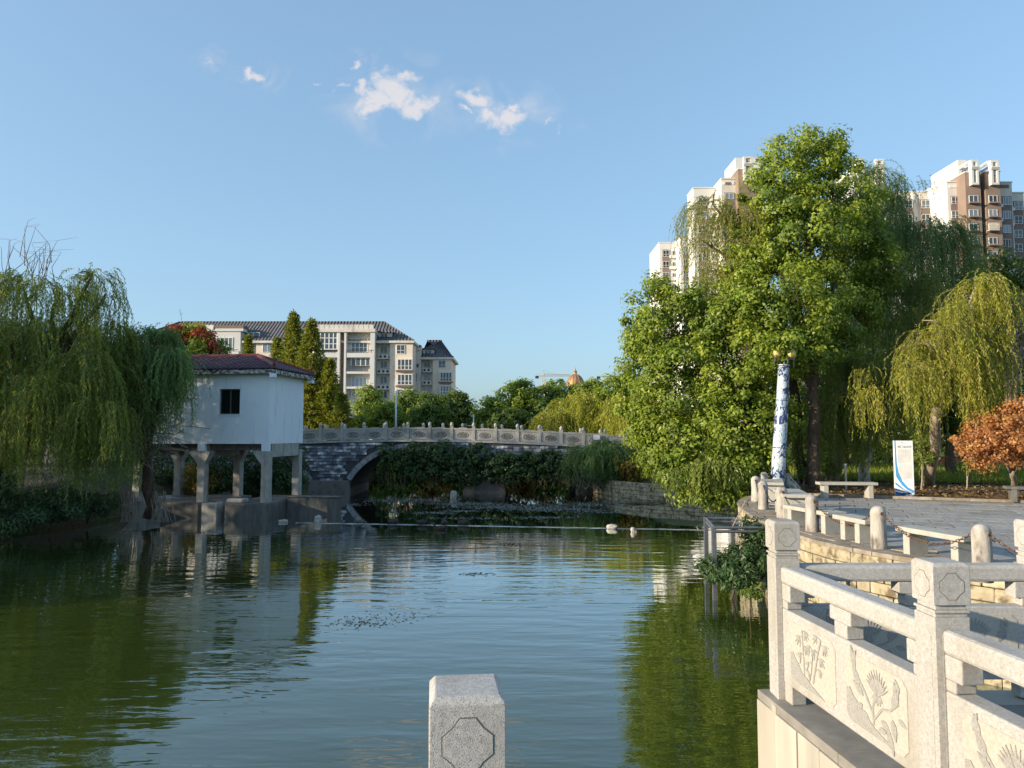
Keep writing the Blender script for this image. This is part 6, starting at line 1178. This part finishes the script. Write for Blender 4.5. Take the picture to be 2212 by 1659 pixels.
rock(G(980, 1077, 0)+Vector((0, 0, .15)), (.2, .16, .34), 'white upright stone in the calm water before the bridge', 'bench', 4); rock(G(775, 1130, 0), (.28, .2, .12), 'low mossy stone on the weir left of the ducks', 'weed', 5); rock(G(612, 1128, 0)+Vector((0, 0, .02)), (.2, .16, .1), 'low stone at the corner of the house footing', 'concrete', 6)
MT['feather'] = mk('dark_feathers', [(.3, (.02, .018, .016)), (.7, (.07, .055, .045))], 20, 4, .7); MT['bill'] = plain('duck_bill', (.35, .24, .06), .5)
def duck_mesh():
    mb = MB(); mb.tube([(-.22, 0, .08), (-.17, 0, .075), (-.05, 0, .06), (.08, 0, .06), (.15, 0, .09), (.165, 0, .16), (.175, 0, .205), (.21, 0, .215), (.235, 0, .21)], [.008, .045, .095, .09, .05, .032, .045, .035, .012], 10); return mb.mesh('body', MT['feather'], True)
DM = duck_mesh(); BL = MB().tube([(.23, 0, .205), (.262, 0, .2), (.285, 0, .197)], [.016, .014, .008], 6).mesh('bill', MT['bill'])
b3g = lambda cx, cy: (lambda d: EYE+d*(-EYE.z/d.z))(ray((1150+cx/1.5255)/4, (1620+cy/1.5255)/4))
for i, (cx, cy, rz, lab) in enumerate(((642, 726, 2.9, 'first duck from the left on the weir'), (825, 731, .3, 'second duck from the left on the weir'), (957, 733, 1.4, 'third duck from the left on the weir'), (1072, 733, 3.0, 'rightmost duck on the weir'), (930, 762, 3.3, 'duck swimming just below the weir'))):
    d = E('duck', b3g(cx, cy)+Vector((0, 0, .03 if i < 4 else -.02)), lab, 'duck', 'dark ducks at the weir', rz=rz); d.scale = (1.3, 1.3, 1.3); O('body', DM, d); O('bill', BL, d)
def weed(name, label, spots, mat, n_, L, seed, zz=.006, tone=False):
    rng = np.random.default_rng(seed); Cs = []
    for (sx, sy, rx, ry, f) in spots:
        m = int(n_*f); g = rng.normal(size=(m, 2))*.5; ks = [G(sx+rx*a, sy+ry*b, 0) for a, b in g]; Cs.append(np.array([(k_.x, k_.y, zz) for k_ in ks]))
    C = np.concatenate(Cs); A = rng.normal(size=C.shape); A[:, 2] = 0; Nn = np.zeros_like(C); Nn[:, 2] = 1; Nn[:, :2] += rng.normal(size=(len(C), 2))*.12; s = rng.uniform(.5, 1.4, len(C))
    o = leaves(name, C, A, Nn, L*s, L*.6*s, rng.random(len(C)), MT[mat]); tag(o, label, 'weed', kind='stuff'); return o
weed('floating_weed', 'dark floating weed fragments on the open water', [(790, 1345, 95, 17, .4), (850, 1330, 90, 16, .15), (300, 1215, 130, 5, 1), (670, 1220, 50, 5, .5), (1025, 1240, 40, 4, .3), (1110, 1177, 70, 6, .7), (430, 1150, 40, 4, .2)], 'weed', 420, .06, 1)
MT['algae'] = mk('pale_algae', [(.3, (.13, .14, .11)), (.7, (.30, .31, .27))], 8, 4, .7)
weed('algae_mats', 'pale algae mats on the calm water between weir and bridge', [(1080, 1095, 120, 5, 1), (1180, 1100, 110, 5, 1), (1010, 1088, 90, 4, .7), (900, 1080, 120, 5, .6), (840, 1082, 60, 4, .3), (1000, 1104, 40, 2, .25), (940, 1108, 40, 2, .2), (1260, 1090, 90, 5, .6), (1360, 1085, 70, 5, .5), (1300, 1105, 80, 5, .4), (1180, 1118, 60, 3, .25), (1000, 1120, 100, 3, .2), (740, 1090, 60, 4, .25)], 'algae', 1100, .12, 2)
# driftwood by the right bank
dw = E('drift_branch', G(1390, 1090, 0), 'dark drifting branch near the right bank', 'branch'); mb = MB(); rng = np.random.default_rng(5); b0 = G(1390, 1088, 0)
for i in range(14): d = Vector((rng.normal()*.8, rng.normal()*.3, 0)); mb.tube([b0+Vector((rng.normal()*.5, rng.normal()*.2, .02)), b0+d*.6+Vector((0, 0, .08)), b0+d*1.3+Vector((0, 0, .02))], [.03, .025, .01], 5)
mb.build('twigs', MT['twig'], dw, world=True)
# leaf litter and grass
rng = np.random.default_rng(16); fl = []
while len(fl) < 260:
    x, y = rng.uniform(6, 20), rng.uniform(10, 26)
    if inside(x, y, poly): fl.append((x, y, PZ+.012))
C = np.array(fl); A = rng.normal(size=C.shape); A[:, 2] *= .1; Nn = rng.normal(size=C.shape)*.2; Nn[:, 2] += 1
tag(leaves('fallen_leaves', C, A, Nn, .10*rng.uniform(.6, 1.2, len(C)), .06, rng.random(len(C)), MT['litter']), 'scattered dry leaves lying on the plaza paving', 'leaves', kind='stuff')
rng = np.random.default_rng(6); n = 5200; s_ = rng.uniform(-1, 19, n); t_ = .15+np.abs(rng.normal(size=n))*3.2; C = np.stack([KA.x+KD.x*s_+KN.x*t_, KA.y+KD.y*s_+KN.y*t_, np.full(n, PZ+.10)+.012*t_], 1); A = rng.normal(size=C.shape); A[:, 2] *= .2; Nn = rng.normal(size=C.shape)*.4; Nn[:, 2] += 1
tag(leaves('leaf_litter', C, A, Nn, .12*rng.uniform(.5, 1.2, n), .07, rng.random(n), MT['litter']), 'dry fallen leaves on the soil behind the kerb', 'leaves', kind='stuff')
n = 26000; s_ = rng.uniform(-2, 26, n); t_ = 6.2+rng.random(n)**1.3*14; C = np.stack([KA.x+KD.x*s_+KN.x*t_, KA.y+KD.y*s_+KN.y*t_, np.full(n, PZ+.12)+.004*t_], 1); A = rng.normal(size=C.shape)*.35; A[:, 2] = 1; Nn = rng.normal(size=C.shape)
tag(leaves('grass', C, A, Nn, .26*rng.uniform(.5, 1.4, n), .03, rng.random(n), MT['grassb']), 'sunlit grass on the lawn behind the trees', 'grass', kind='stuff')
